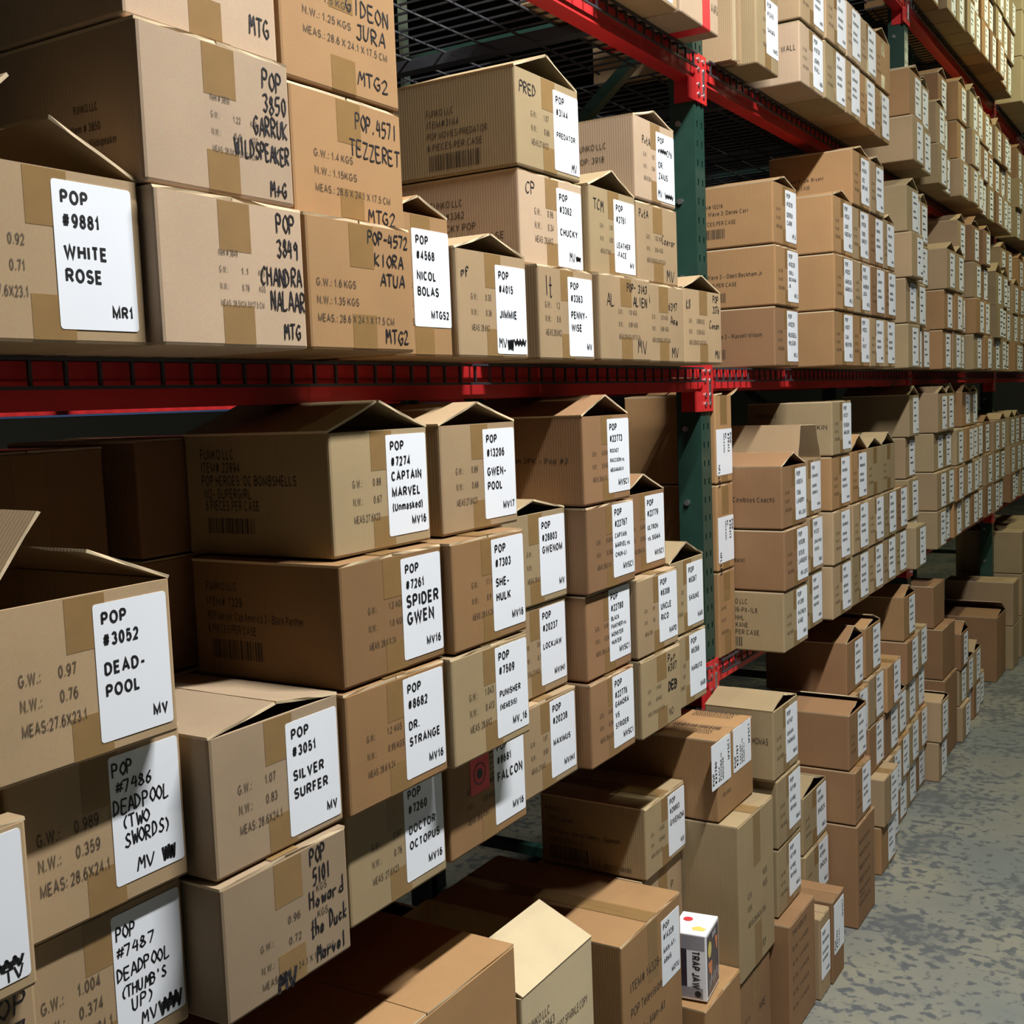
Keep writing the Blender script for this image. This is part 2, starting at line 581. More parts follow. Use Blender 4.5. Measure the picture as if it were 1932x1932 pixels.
CACHE = {}
LW, LH = .1016, .1524


def sticker(root, Wd, H, lab):
    """white sticker on the front face; lab: n, name, code, s, r, t, tilt, hand"""
    sw, sh = lab.get('w', LW), min(lab.get('h', LH), H - .006)
    r, t, tilt = lab.get('r', .010), lab.get('t', max(.004, (H - sh) * .4)), lab.get('tilt', 0.)
    u0, v0 = Wd - r - sw, H - t - sh
    mx, my = u0 + sw / 2, v0 + sh / 2
    c, sn = math.cos(tilt), math.sin(tilt)

    def rot(u, v):
        return (mx + (u - mx) * c - (v - my) * sn, my + (u - mx) * sn + (v - my) * c)

    def lift(e):
        def fn(u, v, z):
            a, b = rot(u0 + u, v0 + v)
            return (e + z, a, b)
        return fn
    mb = MB()
    P = rrect(0, 0, sw, sh)
    nP = len(P)
    f1, f0 = lift(.0008), lift(.0001)
    mb.add([f1(u, v, 0) for u, v in P] + [f0(u, v, 0) for u, v in P],
           [tuple(range(nP))] + [(i, nP + i, nP + (i + 1) % nP, (i + 1) % nP) for i in range(nP)])
    st = link('sticker', mb.mesh('sticker', WHITE), root)
    sh_ = Sheet(lift(.0011))
    if lab.get('side'):                       # sideways print
        L = lab['side']
        vv = (.014, .030, .050, .063, .076, .092)
        sgn = lab.get('dir', 1)
        for k, tx in enumerate(L):
            cap = .0135 if k < 2 or k == len(L) - 1 else .0098
            if sgn > 0:
                uu = vv[k] + .004
                if k == len(L) - 1:
                    sh_.text(tx, sw - .008, sh - .012, cap, rot=math.pi / 2, align='r')
                else:
                    sh_.text(tx, uu, .012, cap, rot=math.pi / 2)
            else:
                uu = sw - vv[k] - .004
                if k == len(L) - 1:
                    sh_.text(tx, .010, .030, cap, rot=-math.pi / 2)
                else:
                    sh_.text(tx, uu, sh - .012, cap, rot=-math.pi / 2)
    elif lab.get('dash'):
        sd = lab['dash']
        sh_.text('POP', .010, sh - .024, .0125)
        for k, (vv, ww) in enumerate(((.275, .05), (.48, .042), (.62, .055))):
            sh_.dashes(.011, sh * (1 - vv) - .006, ww + (sd * (k + 3) % 5) * .004, .0105, sd * 7 + k)
        sh_.dashes(sw - .04, sh * .085, .03, .010, sd + 99)
    elif lab.get('hw'):
        for (tx, fu, fv, cap, wd) in lab['hw']:
            sh_.hand(tx, sw * fu, sh * (1 - fv), sh * cap * .86, sw * wd, .0022)
    else:
        cap = .0148 * lab.get('c', 1)
        sh_.text('POP', .010, sh * (1 - .11) - cap * .5, cap)
        if lab.get('n'):
            sh_.text('#' + lab['n'], .010, sh * (1 - .265) - cap * .5, cap, cond=.95)
        nm = lab['name']
        ns = cap * lab.get('s', 1)
        pos = {1: (.55,), 2: (.475, .635), 3: (.43, .56, .69), 4: (.41, .52, .63, .74)}[len(nm)]
        pos = lab.get('pos', pos)
        for tx, p in zip(nm, pos):
            vs, fs, w = glyph(tx)
            k = ns
            if tx.startswith('('):
                k *= .78
            wd = min(w * k, sw - .016)
            sh_.text(tx, .010, sh * (1 - p) - ns * .5, ns if not tx.startswith('(') else ns * .85, wd)
        if lab.get('code'):
            sh_.text(lab['code'], sw - .007, sh * .085, cap * .9, align='r', cond=.95)
    for (tx, fu, fv, cp, wd) in lab.get('pen', ()):
        sh_.hand(tx, sw * fu, sh * (1 - fv), sh * cp, sw * wd, .0022)
    for (a, b, c2, d) in lab.get('scr', ()):
        sh_.scribble(sw * a, sh * (1 - d), sw * c2, sh * (1 - b))
    sh_.out('lettering', INK, st)
    return st


def far_sticker(root, Wd, H, seed):
    k = ('fs', round(Wd, 3), round(H, 3), seed % 5)
    if k not in CACHE:
        sw, sh = LW, min(LH, H - .012)
        u0, v0 = Wd - .012 - (seed % 3) * .012 - sw, (H - sh) / 2
        a = MB()
        P = rrect(u0, v0, u0 + sw, v0 + sh)
        a.add([(.0009, u, v) for u, v in P] + [(.0001, u, v) for u, v in P],
              [tuple(range(16))] + [(i, 16 + i, 16 + (i + 1) % 16, (i + 1) % 16) for i in range(16)])
        b = Sheet(lambda u, v, z: (.0014, u0 + u, v0 + v))
        for q, vv in enumerate((.12, .27, .49, .64)):
            b.dashes(.011, sh * (1 - vv) - .005, .030 + ((seed + q * 2) % 4) * .010, .0085, seed + q)
        b.dashes(sw - .042, sh * .08, .030, .008, seed)
        CACHE[k] = (a.mesh('sticker', WHITE), b.mb.mesh('print_lines', INK))
    a, b = CACHE[k]
    st = link('sticker', a, root)
    link('print_lines', b, st)['kind'] = 'stuff'


def carton(x, y0, y1, z, h, c, label, top='closed', D=.286, rz=0., apex=.035, ang=None, lab=None, gw=None, pr=(), hw=(), side=(), sidebar=None,
           tape=True, far=None, group=None, name='cardboard_box', dashes=None, extra=None, cat='box'):
    Wd = y1 - y0
    mat = CB[c]
    root = bpy.data.objects.new(name, None)
    COL.objects.link(root)
    root.empty_display_size = .05
    root.location = (x, y0, z)
    root.rotation_euler = (0, 0, rz)
    tag(root, label, cat, group)
    hb = h - (.006 if top == 'closed' else 0)
    link('body', body_mesh(Wd, hb, D, mat), root)
    if top == 'closed':
        L = Wd / 2 - .0012
        t1 = .006
        link('flap', flap_mesh(L, D, 1, mat), root, (0, 0, hb), (t1, 0, 0))
        link('flap', flap_mesh(L, D, -1, mat), root, (0, Wd, hb), (-t1, 0, 0))
    elif top == 'roof':
        fr = .5
        L = math.hypot(Wd * fr, apex)
        a = math.atan2(apex, Wd * fr)
        link('flap', flap_mesh(L - .001, D, 1, mat, .03), root, (0, 0, hb), (a, 0, 0))
        link('flap', flap_mesh(L - .001, D, -1, mat, .03), root, (0, Wd, hb), (-a, 0, 0))
    elif top == 'open':
        L = Wd / 2
        link('flap', flap_mesh(L, D, 1, mat), root, (0, 0, hb), (ang[0], 0, 0))
        link('flap', flap_mesh(L, D, -1, mat), root, (0, Wd, hb), (-ang[1], 0, 0))
    if tape and far is None:
        w2, m = .026, Wd / 2
        ps = [((.0001, m - w2, hb - .33 * h), (.0005, m + w2, hb - .001)), ((.0001, m - w2, .004), (.0005, m + w2, .28 * h))]
        if top == 'closed':
            ps.append(((-D + .004, m - w2, h + .0001), (-.002, m + w2, h + .0005)))
        for p in ps:
            tb = MB()
            tb.box(*p)
            link('tape', tb.mesh('tape', TAPE), root)
    F = Sheet(lambda u, v, e: (.0006, u, v))
    if gw:
        g, n, mm, u0 = gw[:4]
        cp = gw[4] if len(gw) > 4 else .0115
        gap = .145 * h / .178 * .178
        for k, (a, b) in enumerate((('G.W.:', g), ('N.W.:', n))):
            vv = h * (.545 - .145 * k)
            F.text(a, Wd * u0, vv, cp, cond=.66, wt=.15)
            F.text(b, Wd * (u0 + .20), vv, cp, cond=.72, wt=.15)
        F.text('MEAS:' + mm, Wd * u0, h * .255, cp, cond=.64, wt=.15)
    for (tx, fu, fv, cap, wd) in pr:
        F.text(tx, Wd * fu, h * (1 - fv), h * cap, Wd * wd, wt=.15)
    if dashes is not None:
        for k, tx in enumerate(('G.W.: 0.%d' % (80 + dashes % 17), 'N.W.: 0.%d' % (40 + dashes % 23), 'MEAS: 28.6X24')):
            F.text(tx, Wd * .12, h * (.55 - .14 * k), .0105, cond=.62, wt=.15)
    F.out('stamp_print', STAMP, root)
    if hw:
        G = Sheet(lambda u, v, e: (.0008, u, v))
        for q in hw:
            G.hand(q[0], Wd * q[1], h * (1 - q[2]), h * q[3] * .9, Wd * q[4], q[5] if len(q) > 5 else .0022)
        G.out('handwriting', PEN, root)
    if side or sidebar:
        Q = Sheet(lambda u, v, e: (u - D, -.0006, v))
        for (tx, fu, fv, cap, wd) in side:
            Q.text(tx, D * fu, h * (1 - fv), h * cap, D * wd, wt=.16)
        if sidebar:
            Q.bars(D * sidebar[0], h * (1 - sidebar[3]), D * sidebar[2], h * (1 - sidebar[1]), seed=int(y0 * 100))
        Q.out('side_print', STAMP, root)
    if lab:
        sticker(root, Wd, h, lab)
    if far is not None:
        far_sticker(root, Wd, hb, far)
    if extra:
        extra(root, Wd, h, D)
    return root


ORD = ['first', 'second', 'third', 'fourth', 'fifth', 'sixth', 'seventh', 'eighth', 'ninth', 'tenth', 'eleventh', 'twelfth']


def stack(zdeck, items, ctx=None):
    z = zdeck + .0008
    out = []
    for r, it in enumerate(items):
        it = dict(it)
        if ctx:
            it['rz'] = RND.uniform(-.006, .006)
            it['label'] += ', %s of %s %s-shelf stack before the green upright' % ('lowest' if r == 0 else ('topmost' if r == len(items) - 1 else ORD[r]), ORD[ctx[1] - 1], ctx[0])
        gap = it.pop('gap', 0)
        it.setdefault('h', .178)
        out.append(carton(z=z + gap, **it))
        z += it['h'] + .0014 + gap
    return out


# deck heights
L1, L2, L3, L4 = 1.0, 1.827, 2.655, 3.47
POSTS = [.45, 3.06, 5.52, 7.86, 10.3]            # far edge of each post along the aisle
XB = -.06                                        # front face of posts and beams
XR = -1.13

# ------------------------------------------------------------------ the hall
mb = MB()
mb.box((-9, -6, -.1), (7, 18, 0))
struct('floor', mb, FLOORM)
mb = MB()
mb.box((-9, -6, 7.2), (7, 18, 7.3))
struct('ceiling', mb, PAINT)
for nm, a, b in (('wall_left', (-9.2, -6, 0), (-9, 18, 7.2)), ('wall_right', (7, -6, 0), (7.2, 18, 7.2)),
                 ('wall_back', (-9, 18, 0), (7, 18.2, 7.2)), ('wall_front', (-9, -6.2, 0), (7, -6, 7.2))):
    mb = MB()
    mb.box(a, b)
    struct(nm, mb, PAINT)

for k, (lx, ly, lz, ll, lc, lw) in enumerate(LAMPS):
    root = bpy.data.objects.new('tube_lamp', None)
    COL.objects.link(root)
    root.location = (lx, ly, lz)
    aisle = 'over the aisle in front of the shelves' if lx > 0 else 'over the aisle behind the shelves'
    tag(root, 'long white tube lamp hung from the ceiling ' + aisle, 'lamp', 'tube lamps ' + aisle)
    mb = MB()
    mb.box((-.14, -ll / 2 - .05, .03), (.14, ll / 2 + .05, .09))
    mb.box((-.16, -ll / 2 - .05, .0), (-.14, ll / 2 + .05, .06))
    mb.box((.14, -ll / 2 - .05, .0), (.16, ll / 2 + .05, .06))
    link('housing', mb.mesh('housing', HOUSING), root)
    em = emitter('lit_tube', lc, 6)
    for s in (-.07, .07):
        mb = MB()
        mb.cyl((s, -ll / 2, .008), (s, ll / 2, .008), .014)
        link('tube', mb.mesh('tube', em), root)
    for s in (-ll / 2 + .2, ll / 2 - .2):
        mb = MB()
        mb.cyl((0, s, .09), (0, s, 7.2 - lz), .004, 6)
        link('hanger', mb.mesh('hanger', WIRE), root)


# ------------------------------------------------------------------ racking
def post_mesh(face):
    """perforated open channel; face = +1: holes look to +x"""
    bm = bmesh.new()
    Ht = 5.2
    ys = [0, .014, .023, .045, .054, .068]
    p = .0508
    zs = [0]
    k = .03
    while k + .02 < Ht:
        zs += [k, k + .017]
        k += p
    zs.append(Ht)
    g = [[bm.verts.new((0, y, z)) for z in zs] for y in ys]
    for i in range(len(ys) - 1):
        for j in range(len(zs) - 1):
            if i in (1, 3) and j % 2 == 1:
                continue
            bm.faces.new((g[i][j], g[i + 1][j], g[i + 1][j + 1], g[i][j + 1]))
    for y in (0, .068):
        a = [bm.verts.new((xx, y, z)) for xx, z in ((0, 0), (-.07, 0), (-.07, Ht), (0, Ht))]
        bm.faces.new(a)
        b = [bm.verts.new((-.07, yy, z)) for yy, z in ((y, 0), (y + (.018 if y == 0 else -.018), 0), (y + (.018 if y == 0 else -.018), Ht), (y, Ht))]
        bm.faces.new(b)
    bmesh.ops.recalc_face_normals(bm, faces=bm.faces[:])
    bmesh.ops.solidify(bm, geom=bm.faces[:], thickness=.002)
    me = bpy.data.meshes.new('post')
    bm.to_mesh(me)
    bm.free()
    me.materials.append(GREEN)
    return me


PM = post_mesh(1)
UPL = ['beside the leftmost handwritten cartons', 'between the carton numbered 6367 and the sideways-labelled cartons',
       'half hidden behind protruding cartons beyond the first rows', 'behind the far cartons where the white beams meet', 'at the far end of the racking']
for k, py in enumerate(POSTS):
    root = bpy.data.objects.new('rack_upright', None)
    COL.objects.link(root)
    root.location = (XB - .001, py - .068, 0)
    tag(root, 'dark green perforated steel rack upright ' + UPL[k], 'upright')
    link('post', PM, root)
    link('post', PM, root, (XR - XB, .068, 0), (0, 0, math.pi))
    mb = MB()
    z = .35
    zig = 0
    while z < 5.0:
        a, b = (-.075, XR - XB + .075)
        mb.bar((a, .034, z), (b, .034, z), .034, .03)
        if z + .82 < 5.0:
            mb.bar((a if zig else b, .034, z + .04), (b if zig else a, .034, z + .78), .034, .03)
        z += .82
        zig = 1 - zig
    link('brace', mb.mesh('brace', GREEN), root)
    for s in (0, XR - XB):
        mb = MB()
        mb.box((s - .10 if s == 0 else s - .02, -.03, 0.0), (s + .02 if s == 0 else s + .10, .1, .008))
        link('base_plate', mb.mesh('base_plate', GREEN), root)
    mb = MB()
    for zz in [.43 + .205 * q for q in range(22)]:
        mb.cyl((-.045, -.001, zz), (-.045, -.008, zz), .008, 8)
    link('bolt', mb.mesh('bolt', STEEL), root)['kind'] = 'stuff'

LVN = {L1: 'lower', L2: 'middle', L3: 'upper', L4: 'topmost'}
BAYN = ['under the handwritten cartons', 'of the bay past the first green upright', 'of the bay past the second upright', 'of the farthest bay']


def beam(k, lv, rear=False, mat=RED):
    ya, yb = POSTS[k] + .001, POSTS[k + 1] - .069
    bx = XB if not rear else XR + .05
    root = bpy.data.objects.new('shelf_beam', None)
    COL.objects.link(root)
    root.location = (bx, ya, lv - .066)
    cn = {'red_paint': 'red', 'blue_paint': 'dark blue'}[mat.name]
    tag(root, '%s %s shelf beam on the %s level %s' % (cn, 'rear' if rear else 'front', LVN[lv], BAYN[k]), 'beam')
    Lb = yb - ya
    mb = MB()
    # stepped hollow section
    prof = [(0, 0), (0, .036), (-.002, .038), (-.002, .060), (-.046, .060), (-.046, 0)]
    vs = [(px_, y, pz_) for y in (0, Lb) for px_, pz_ in prof]
    n = len(prof)
    mb.add(vs, [(i, n + i, n + (i + 1) % n, (i + 1) % n) for i in range(n)] + [tuple(range(n)), tuple(range(2 * n - 1, n - 1, -1))])
    link('bar', mb.mesh('bar', mat), root)
    if rear:
        return
    for e, s in ((0, -1), (Lb, 1)):
        mb = MB()
        # plate hugging the post plus the ear that carries the beam
        if s > 0:
            mb.box((.0015, Lb + .001, -.055), (.0055, Lb + .034, .072))
            mb.box((-.055, Lb - .006, -.055), (.0055, Lb - .0005, .072))
            mb.box((.0005, Lb - .045, -.055), (.0045, Lb - .007, .0))
        else:
            mb.box((.0015, -.0335, -.055), (.0055, -.001, .072))
            mb.box((-.055, .0005, -.055), (.0055, .006, .072))
        pl = link('end_connector', mb.mesh('end_connector', mat), root)
        mb = MB()
        ym = Lb + .018 if s > 0 else -.018
        for zz in (-.035, -.01, .03, .055):
            mb.cyl((.0056, ym, zz), (.0095, ym, zz), .006, 8)
        if s < 0:
            mb.box((.0056, ym - .008, -.03), (.0075, ym + .006, .035))
        link('locking_clip', mb.mesh('locking_clip', STEEL), pl)['kind'] = 'stuff'


def deck_mesh(Lb):
    mb = MB()
    D = XB - XR - .02
    r = .0045
    n = int(Lb / .0508)
    for i in range(n + 1):
        y = (Lb - n * .0508) / 2 + i * .0508
        mb.box((-D, y - r / 2, 0), (.012, y + r / 2, r))
        mb.box((.012 - r, y - r / 2, -.034), (.012, y + r / 2, 0))
    for j in range(10):
        xx = -D + j * (D + .0) / 9.5
        mb.box((xx, 0, -r), (xx + r, Lb, 0))
    mb.box((.0121, 0, -.036), (.0121 + r, Lb, -.036 + r))
    mb.box((.0121, 0, -.001), (.0121 + r, Lb, -.001 + r))
    return mb.mesh('wire_deck', WIRE)


DM = {}
for k in range(4):
    ya, yb = POSTS[k] + .012, POSTS[k + 1] - .08
    for lv in (L1, L2, L3, L4):
        beam(k, lv)
        beam(k, lv, True, BLUE if lv == L3 else RED)
        key = round(yb - ya, 3)
        if key not in DM:
            a = deck_mesh(yb - ya)
            b = MB()
            b.box((-(XB - XR) + .05, -.02, -.030), (-.045, .02, -.0047))
            DM[key] = (a, b.mesh('support_channel', WIRE))
        root = bpy.data.objects.new('wire_deck', None)
        COL.objects.link(root)
        root.location = (XB, ya, lv - .0048)
        tag(root, 'grey wire mesh deck on the %s level %s' % (LVN[lv], BAYN[k]), 'wire deck')
        w = link('mesh_panel', DM[key][0], root)
        w['kind'] = 'stuff'
        for q in range(3):
            link('support_channel', DM[key][1], root, (0, (yb - ya) * (q + .5) / 3, 0))

# ------------------------------------------------------------------ cartons of the near bay, middle shelf
def num(c, n, rest=''):
    return '%s carton with sticker %s%s' % (c, n, rest)


def pen_label(c, n, rest=''):
    return '%s carton with handwritten %s%s' % (c, n, rest)


MEAS = '28.6X24.1X17.5 CM'
stack(L2, [dict(x=.13, y0=.665, y1=.905, c='tan', top='open', ang=(.75, .43), label=num('tan', 9881), gw=('0.92', '0.71', '27.6X23.1', .10),
                lab=dict(n='9881', name=['WHITE', 'ROSE'], code='MR1', r=.012))], ctx=('middle', 9))
small = lambda it, g, n, u: [('Item # ' + it, u, .40, .045, .13), ('G.W.:', u, .51, .045, .06), (g, u + .15, .51, .045, .05), ('KGS', u + .27, .51, .045, .045),
                             ('N.W.:', u, .62, .045, .06), (n, u + .15, .62, .045, .05), ('KGS', u + .27, .62, .045, .045), ('MEAS: 28.5X24.5X17.5 CM', u, .73, .045, .30)]
stack(L2, [dict(x=.15, y0=.909, y1=1.150, c='pale', label=pen_label('pale', 3849), pr=small('3849', '1.1', '0.78', .38),
                hw=[('POP', .80, .19, .13, .15), ('3849', .80, .36, .13, .16), ('CHANDRA', .67, .56, .13, .31), ('NALAAR', .73, .73, .14, .27), ('MTG', .82, .93, .11, .13)]),
           dict(x=.143, y0=.905, y1=1.148, c='pale', label=pen_label('pale', 3850), pr=small('3850', '1.22', '0.9', .43),
                side=[('FUNKO LLC', .62, .52, .055, .14), ('Item # 3850', .60, .64, .055, .17), ('POP Games:MTG-Garruk Wildspeaker', .36, .74, .055, .50), ('6 PIECES PER CASE', .3, .86, .05, .3)],
                hw=[('POP', .80, .22, .13, .15), ('3850', .80, .38, .13, .18), ('GARRUK', .72, .54, .13, .26), ('WILDSPEAKER', .58, .71, .12, .40), ('M+G', .82, .95, .11, .13)]),
           dict(x=.125, y0=.905, y1=1.150, c='pale', label='pale carton with pen letters MTG',
                hw=[('3848', .80, .35, .13, .18), ('MTG', .80, .84, .13, .15)])], ctx=('middle', 8))
stack(L2, [dict(x=.148, y0=1.158, y1=1.385, c='orange', label=pen_label('orange-brown', 4572),
                pr=[('G.W.: 1.6 KGS', .07, .53, .060, .36), ('N.W.: 1.35 KGS', .07, .66, .060, .38), ('MEAS.: 28.6 X 24.1 X 17.5 CM', .07, .79, .060, .72)],
                hw=[('POP-4572', .56, .17, .10, .42), ('KIORA', .62, .33, .10, .30), ('ATUA', .67, .48, .10, .26), ('MTG2', .70, .93, .11, .25)]),
           dict(x=.10, y0=1.195, y1=1.440, c='orange', label=pen_label('orange-brown', 4571),
                pr=[('G.W.: 1.4 KGS', .18, .52, .060, .34), ('N.W.: 1.15KGS', .18, .65, .060, .37), ('MEAS.: 28.6 X 24.1 X 17.5 CM', .18, .78, .060, .68)],
                hw=[('POP.4571', .56, .23, .13, .40), ('TEZZERET', .50, .44, .13, .48), ('MTG2', .64, .95, .11, .28)]),
           dict(x=.10, y0=1.185, y1=1.438, c='orange', label='orange-brown carton hand-lettered JURA',
                pr=[('G.W.: 1.5 KGS', .18, .35, .060, .40), ('N.W.: 1.25 KGS', .18, .49, .060, .40), ('MEAS.: 28.6 X 24.1 X 17.5 CM', .18, .63, .060, .72)],
                hw=[('GIDEON', .54, .35, .13, .40), ('JURA', .62, .52, .12, .28), ('MTG2', .62, .88, .11, .30)])], ctx=('middle', 7))
stack(L2, [dict(x=.07, y0=1.443, y1=1.600, h=.222, c='orange', top='roof', apex=.025, label=num('orange-brown', 4568),
                lab=dict(n='4568', name=['NICOL', 'BOLAS'], code='MTGS2', r=.003, t=.022), pr=[('.: 3.2', .3, .52, .05, .12), ('.: 2.95', .3, .65, .05, .14), ('S.: 4', .3, .78, .05, .1)])], ctx=('middle', 6))
stack(L2, [dict(x=.080, y0=1.603, y1=1.830, c='tan', top='roof', apex=.028, label=num('tan', 4015), gw=('0.35', '0.36', ' 28.6X2', .18, .011),
                lab=dict(n='4015', name=['JIMMIE'], pen=[('MV', .06, .93, .10, .26)], scr=[(.34, .84, .52, .95), (.55, .83, .95, .90)], r=.006, t=.018), hw=[('pf', .06, .25, .10, .12, .002)])], ctx=('middle', 5))
stack(L2, [dict(x=.073, y0=1.885, y1=2.108, c='tan', label=num('tan', 3363), gw=('1.2', '0.6', '28.6X2', .10, .0125), hw=[('It', .10, .33, .22, .16, .0022)],
                lab=dict(n='3363', name=['PENNY-', 'WISE'], code='MV', r=.008, t=.018)),
           dict(x=.035, y0=1.890, y1=2.140, c='pale', label=num('pale', 3362), gw=('0.96', '0.34', ' 28.6X2', .22, .0135), hw=[('CP', .10, .25, .13, .16, .002)],
                side=[('FUNKO LLC', .30, .33, .080, .26), ('ITEM#3362', .30, .46, .080, .27), ('CHUCKY POP', .30, .59, .080, .36), ('6 PIECES PER CASE', .30, .72, .080, .58)], sidebar=(.34, .78, .72, .95),
                lab=dict(n='3362', name=['CHUCKY'], pen=[('MV', .45, .91, .11, .24)], scr=[(.72, .84, .90, .89)], r=.006, t=.02)),
           dict(x=.038, y0=1.885, y1=2.132, c='olive', top='roof', apex=.040, label=num('tan', 3144), gw=('1.07', '0.86', '27.6X23', .22, .012),
                hw=[('PRED', .06, .24, .12, .26, .002)],
                side=[('FUNKO LLC', .30, .36, .075, .22), ('ITEM#3144', .30, .48, .075, .26), ('POP MOVIES:PREDATOR', .30, .60, .075, .48), ('6 PIECES PER CASE', .30, .72, .075, .44)], sidebar=(.31, .76, .72, .93),
                lab=dict(n='3144', name=['PREDATOR'], pen=[('MV', .66, .97, .10, .24)], r=.004, t=.014, s=.8))], ctx=('middle', 4))
stack(L2, [dict(x=.085, y0=2.112, y1=2.350, c='tan', label=pen_label('tan', 3143), gw=('1.10  KGS', '0.89  KGS', '28.6X24.1X17.5 CM', .34, .011),
                hw=[('AL', .12, .36, .15, .16, .002), ('POP- 3143', .52, .18, .10, .42), ('ALIEN', .64, .34, .11, .30), ('MV', .72, .90, .17, .20)]),
           dict(x=.05, y0=2.146, y1=2.366, c='olive', top='roof', apex=.038, label=num('tan', 2761), gw=('1.03', '0.82', '27.6X2', .20, .010),
                hw=[('TCM', .08, .26, .13, .22, .002)], lab=dict(n='2761', name=['LEATHER', '-FACE'], code='MV', r=.008, t=.015, s=.85, pos=(.62, .75)))], ctx=('middle', 3))
stack(L2, [dict(x=.065, y0=2.354, y1=2.588, c='tan', label=pen_label('tan', 6397), gw=('1.10  KGS', '0.80  KGS', '28.6X24.1X17.5CM', .22, .011),
                hw=[('TA', .05, .26, .12, .14, .002), ('6397', .62, .32, .10, .22, .002), ('Age', .66, .5, .12, .2, .002), ('MV', .68, .93, .14, .18)]),
           dict(x=.05, y0=2.370, y1=2.592, c='tan', label='tan carton with faint pencilled lettering', gw=('1.02  KGS', '0.84  KGS', '28.6X24.1X17.5CM', .22, .011),
                hw=[('PotA', .06, .20, .10, .22, .0018), ('Caesar', .60, .48, .12, .34, .0018), ('MV', .70, .95, .16, .2)]),
           dict(x=.052, y0=2.366, y1=2.588, c='pale', top='roof', apex=.022, label=num('pale', 396), gw=('1.02', '0.84', '28.6', .20, .010),
                side=[('FUNKO LLC', .5, .36, .08, .26), ('POP: 3918', .5, .52, .08, .24), ('6 PIECES PER CASE', .4, .88, .08, .48)],
                hw=[('PotA', .18, .30, .10, .20, .0018)],
                lab=dict(n='', name=['DR.', 'ZAIUS'], pen=[('#', .1, .30, .06, .08), ('396', .62, .31, .09, .3), ('MV', .06, .95, .1, .22)], scr=[(.2, .23, .6, .29), (.42, .87, .9, .94)], r=.006, t=.016))], ctx=('middle', 2))
stack(L2, [dict(x=.06, y0=2.600, y1=2.848, c='tan', top='roof', apex=.032, label=pen_label('tan', 3376), gw=('0.985 KGS', '0.355 KGS', '28.6X24.1X17.5CM', .12, .012),
                hw=[('K8', .06, .26, .13, .12), ('POP', .76, .14, .10, .16), ('3376', .76, .28, .10, .18), ('Conan', .66, .50, .12, .28, .0024), ('MV', .8, .92, .12, .14)])], ctx=('middle', 1))

# ------------------------------------------------------------------ near bay, lower shelf
stack(L1, [dict(x=.114, y0=.474, y1=.714, c='tan', label=pen_label('tan', 407), hw=[('POP', .74, .16, .13, .22), ('407', .70, .34, .13, .26)]),
           dict(x=.136, y0=.465, y1=.703, c='tan', label='tan carton with blank scribbled sticker',
                lab=dict(hw=[('TV', .70, .98, .09, .24)], scr=[(.55, .84, .92, .90)], r=.008))], ctx=('lower', 9))
stack(L1, [dict(x=.065, y0=.718, y1=.957, h=.188, c='tan', label='tan carton with handwritten sticker 7487', gw=('1.004', '0.374', ' 28.6X24.1', .14, .0150), tape=True,
                lab=dict(hw=[('POP', .06, .20, .11, .28), ('#7487', .05, .34, .10, .56), ('DEADPOOL', .04, .52, .11, .78), ("(THUMB'S", .06, .67, .10, .70), ('UP)', .22, .80, .11, .34), ('MV', .34, .95, .11, .24)],
                         scr=[(.60, .84, .94, .96)], r=.006)),
           dict(x=.080, y0=.718, y1=.957, h=.192, c='tan', label='tan carton with handwritten sticker 7486', gw=('0.989', '0.359', ' 28.6X24.1', .14, .0150),
                lab=dict(hw=[('POP', .05, .16, .11, .30), ('#7486', .08, .29, .10, .54), ('DEADPOOL', .03, .45, .12, .82), ('(TWO', .12, .58, .11, .42), ('SWORDS)', .16, .72, .12, .68), ('MV', .30, .94, .11, .26)],
                         scr=[(.68, .85, .86, .95)], r=.006)),
           dict(x=.120, y0=.684, y1=.922, h=.180, c='tan', top='open', ang=(.89, .38), label=num('tan', 3052), gw=('0.97', '0.76', '27.6X23.1', .14, .0135),
                lab=dict(n='3052', name=['DEAD-', 'POOL'], code='MV', r=.008, t=.013))], ctx=('lower', 8))
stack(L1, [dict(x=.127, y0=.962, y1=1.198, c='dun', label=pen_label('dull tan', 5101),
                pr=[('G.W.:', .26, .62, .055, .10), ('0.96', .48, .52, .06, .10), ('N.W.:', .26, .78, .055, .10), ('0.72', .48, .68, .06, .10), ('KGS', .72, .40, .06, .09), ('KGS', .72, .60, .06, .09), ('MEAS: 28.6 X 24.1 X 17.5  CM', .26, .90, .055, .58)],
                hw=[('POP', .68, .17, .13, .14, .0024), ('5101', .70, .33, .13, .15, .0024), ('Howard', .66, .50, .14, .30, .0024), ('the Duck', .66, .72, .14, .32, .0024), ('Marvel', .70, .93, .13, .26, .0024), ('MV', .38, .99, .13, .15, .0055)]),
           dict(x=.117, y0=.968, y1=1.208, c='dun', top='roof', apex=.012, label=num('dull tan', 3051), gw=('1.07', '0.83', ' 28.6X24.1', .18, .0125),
                lab=dict(n='3051', name=['SILVER', 'SURFER'], code='MV', r=.006, t=.014))], ctx=('lower', 7))
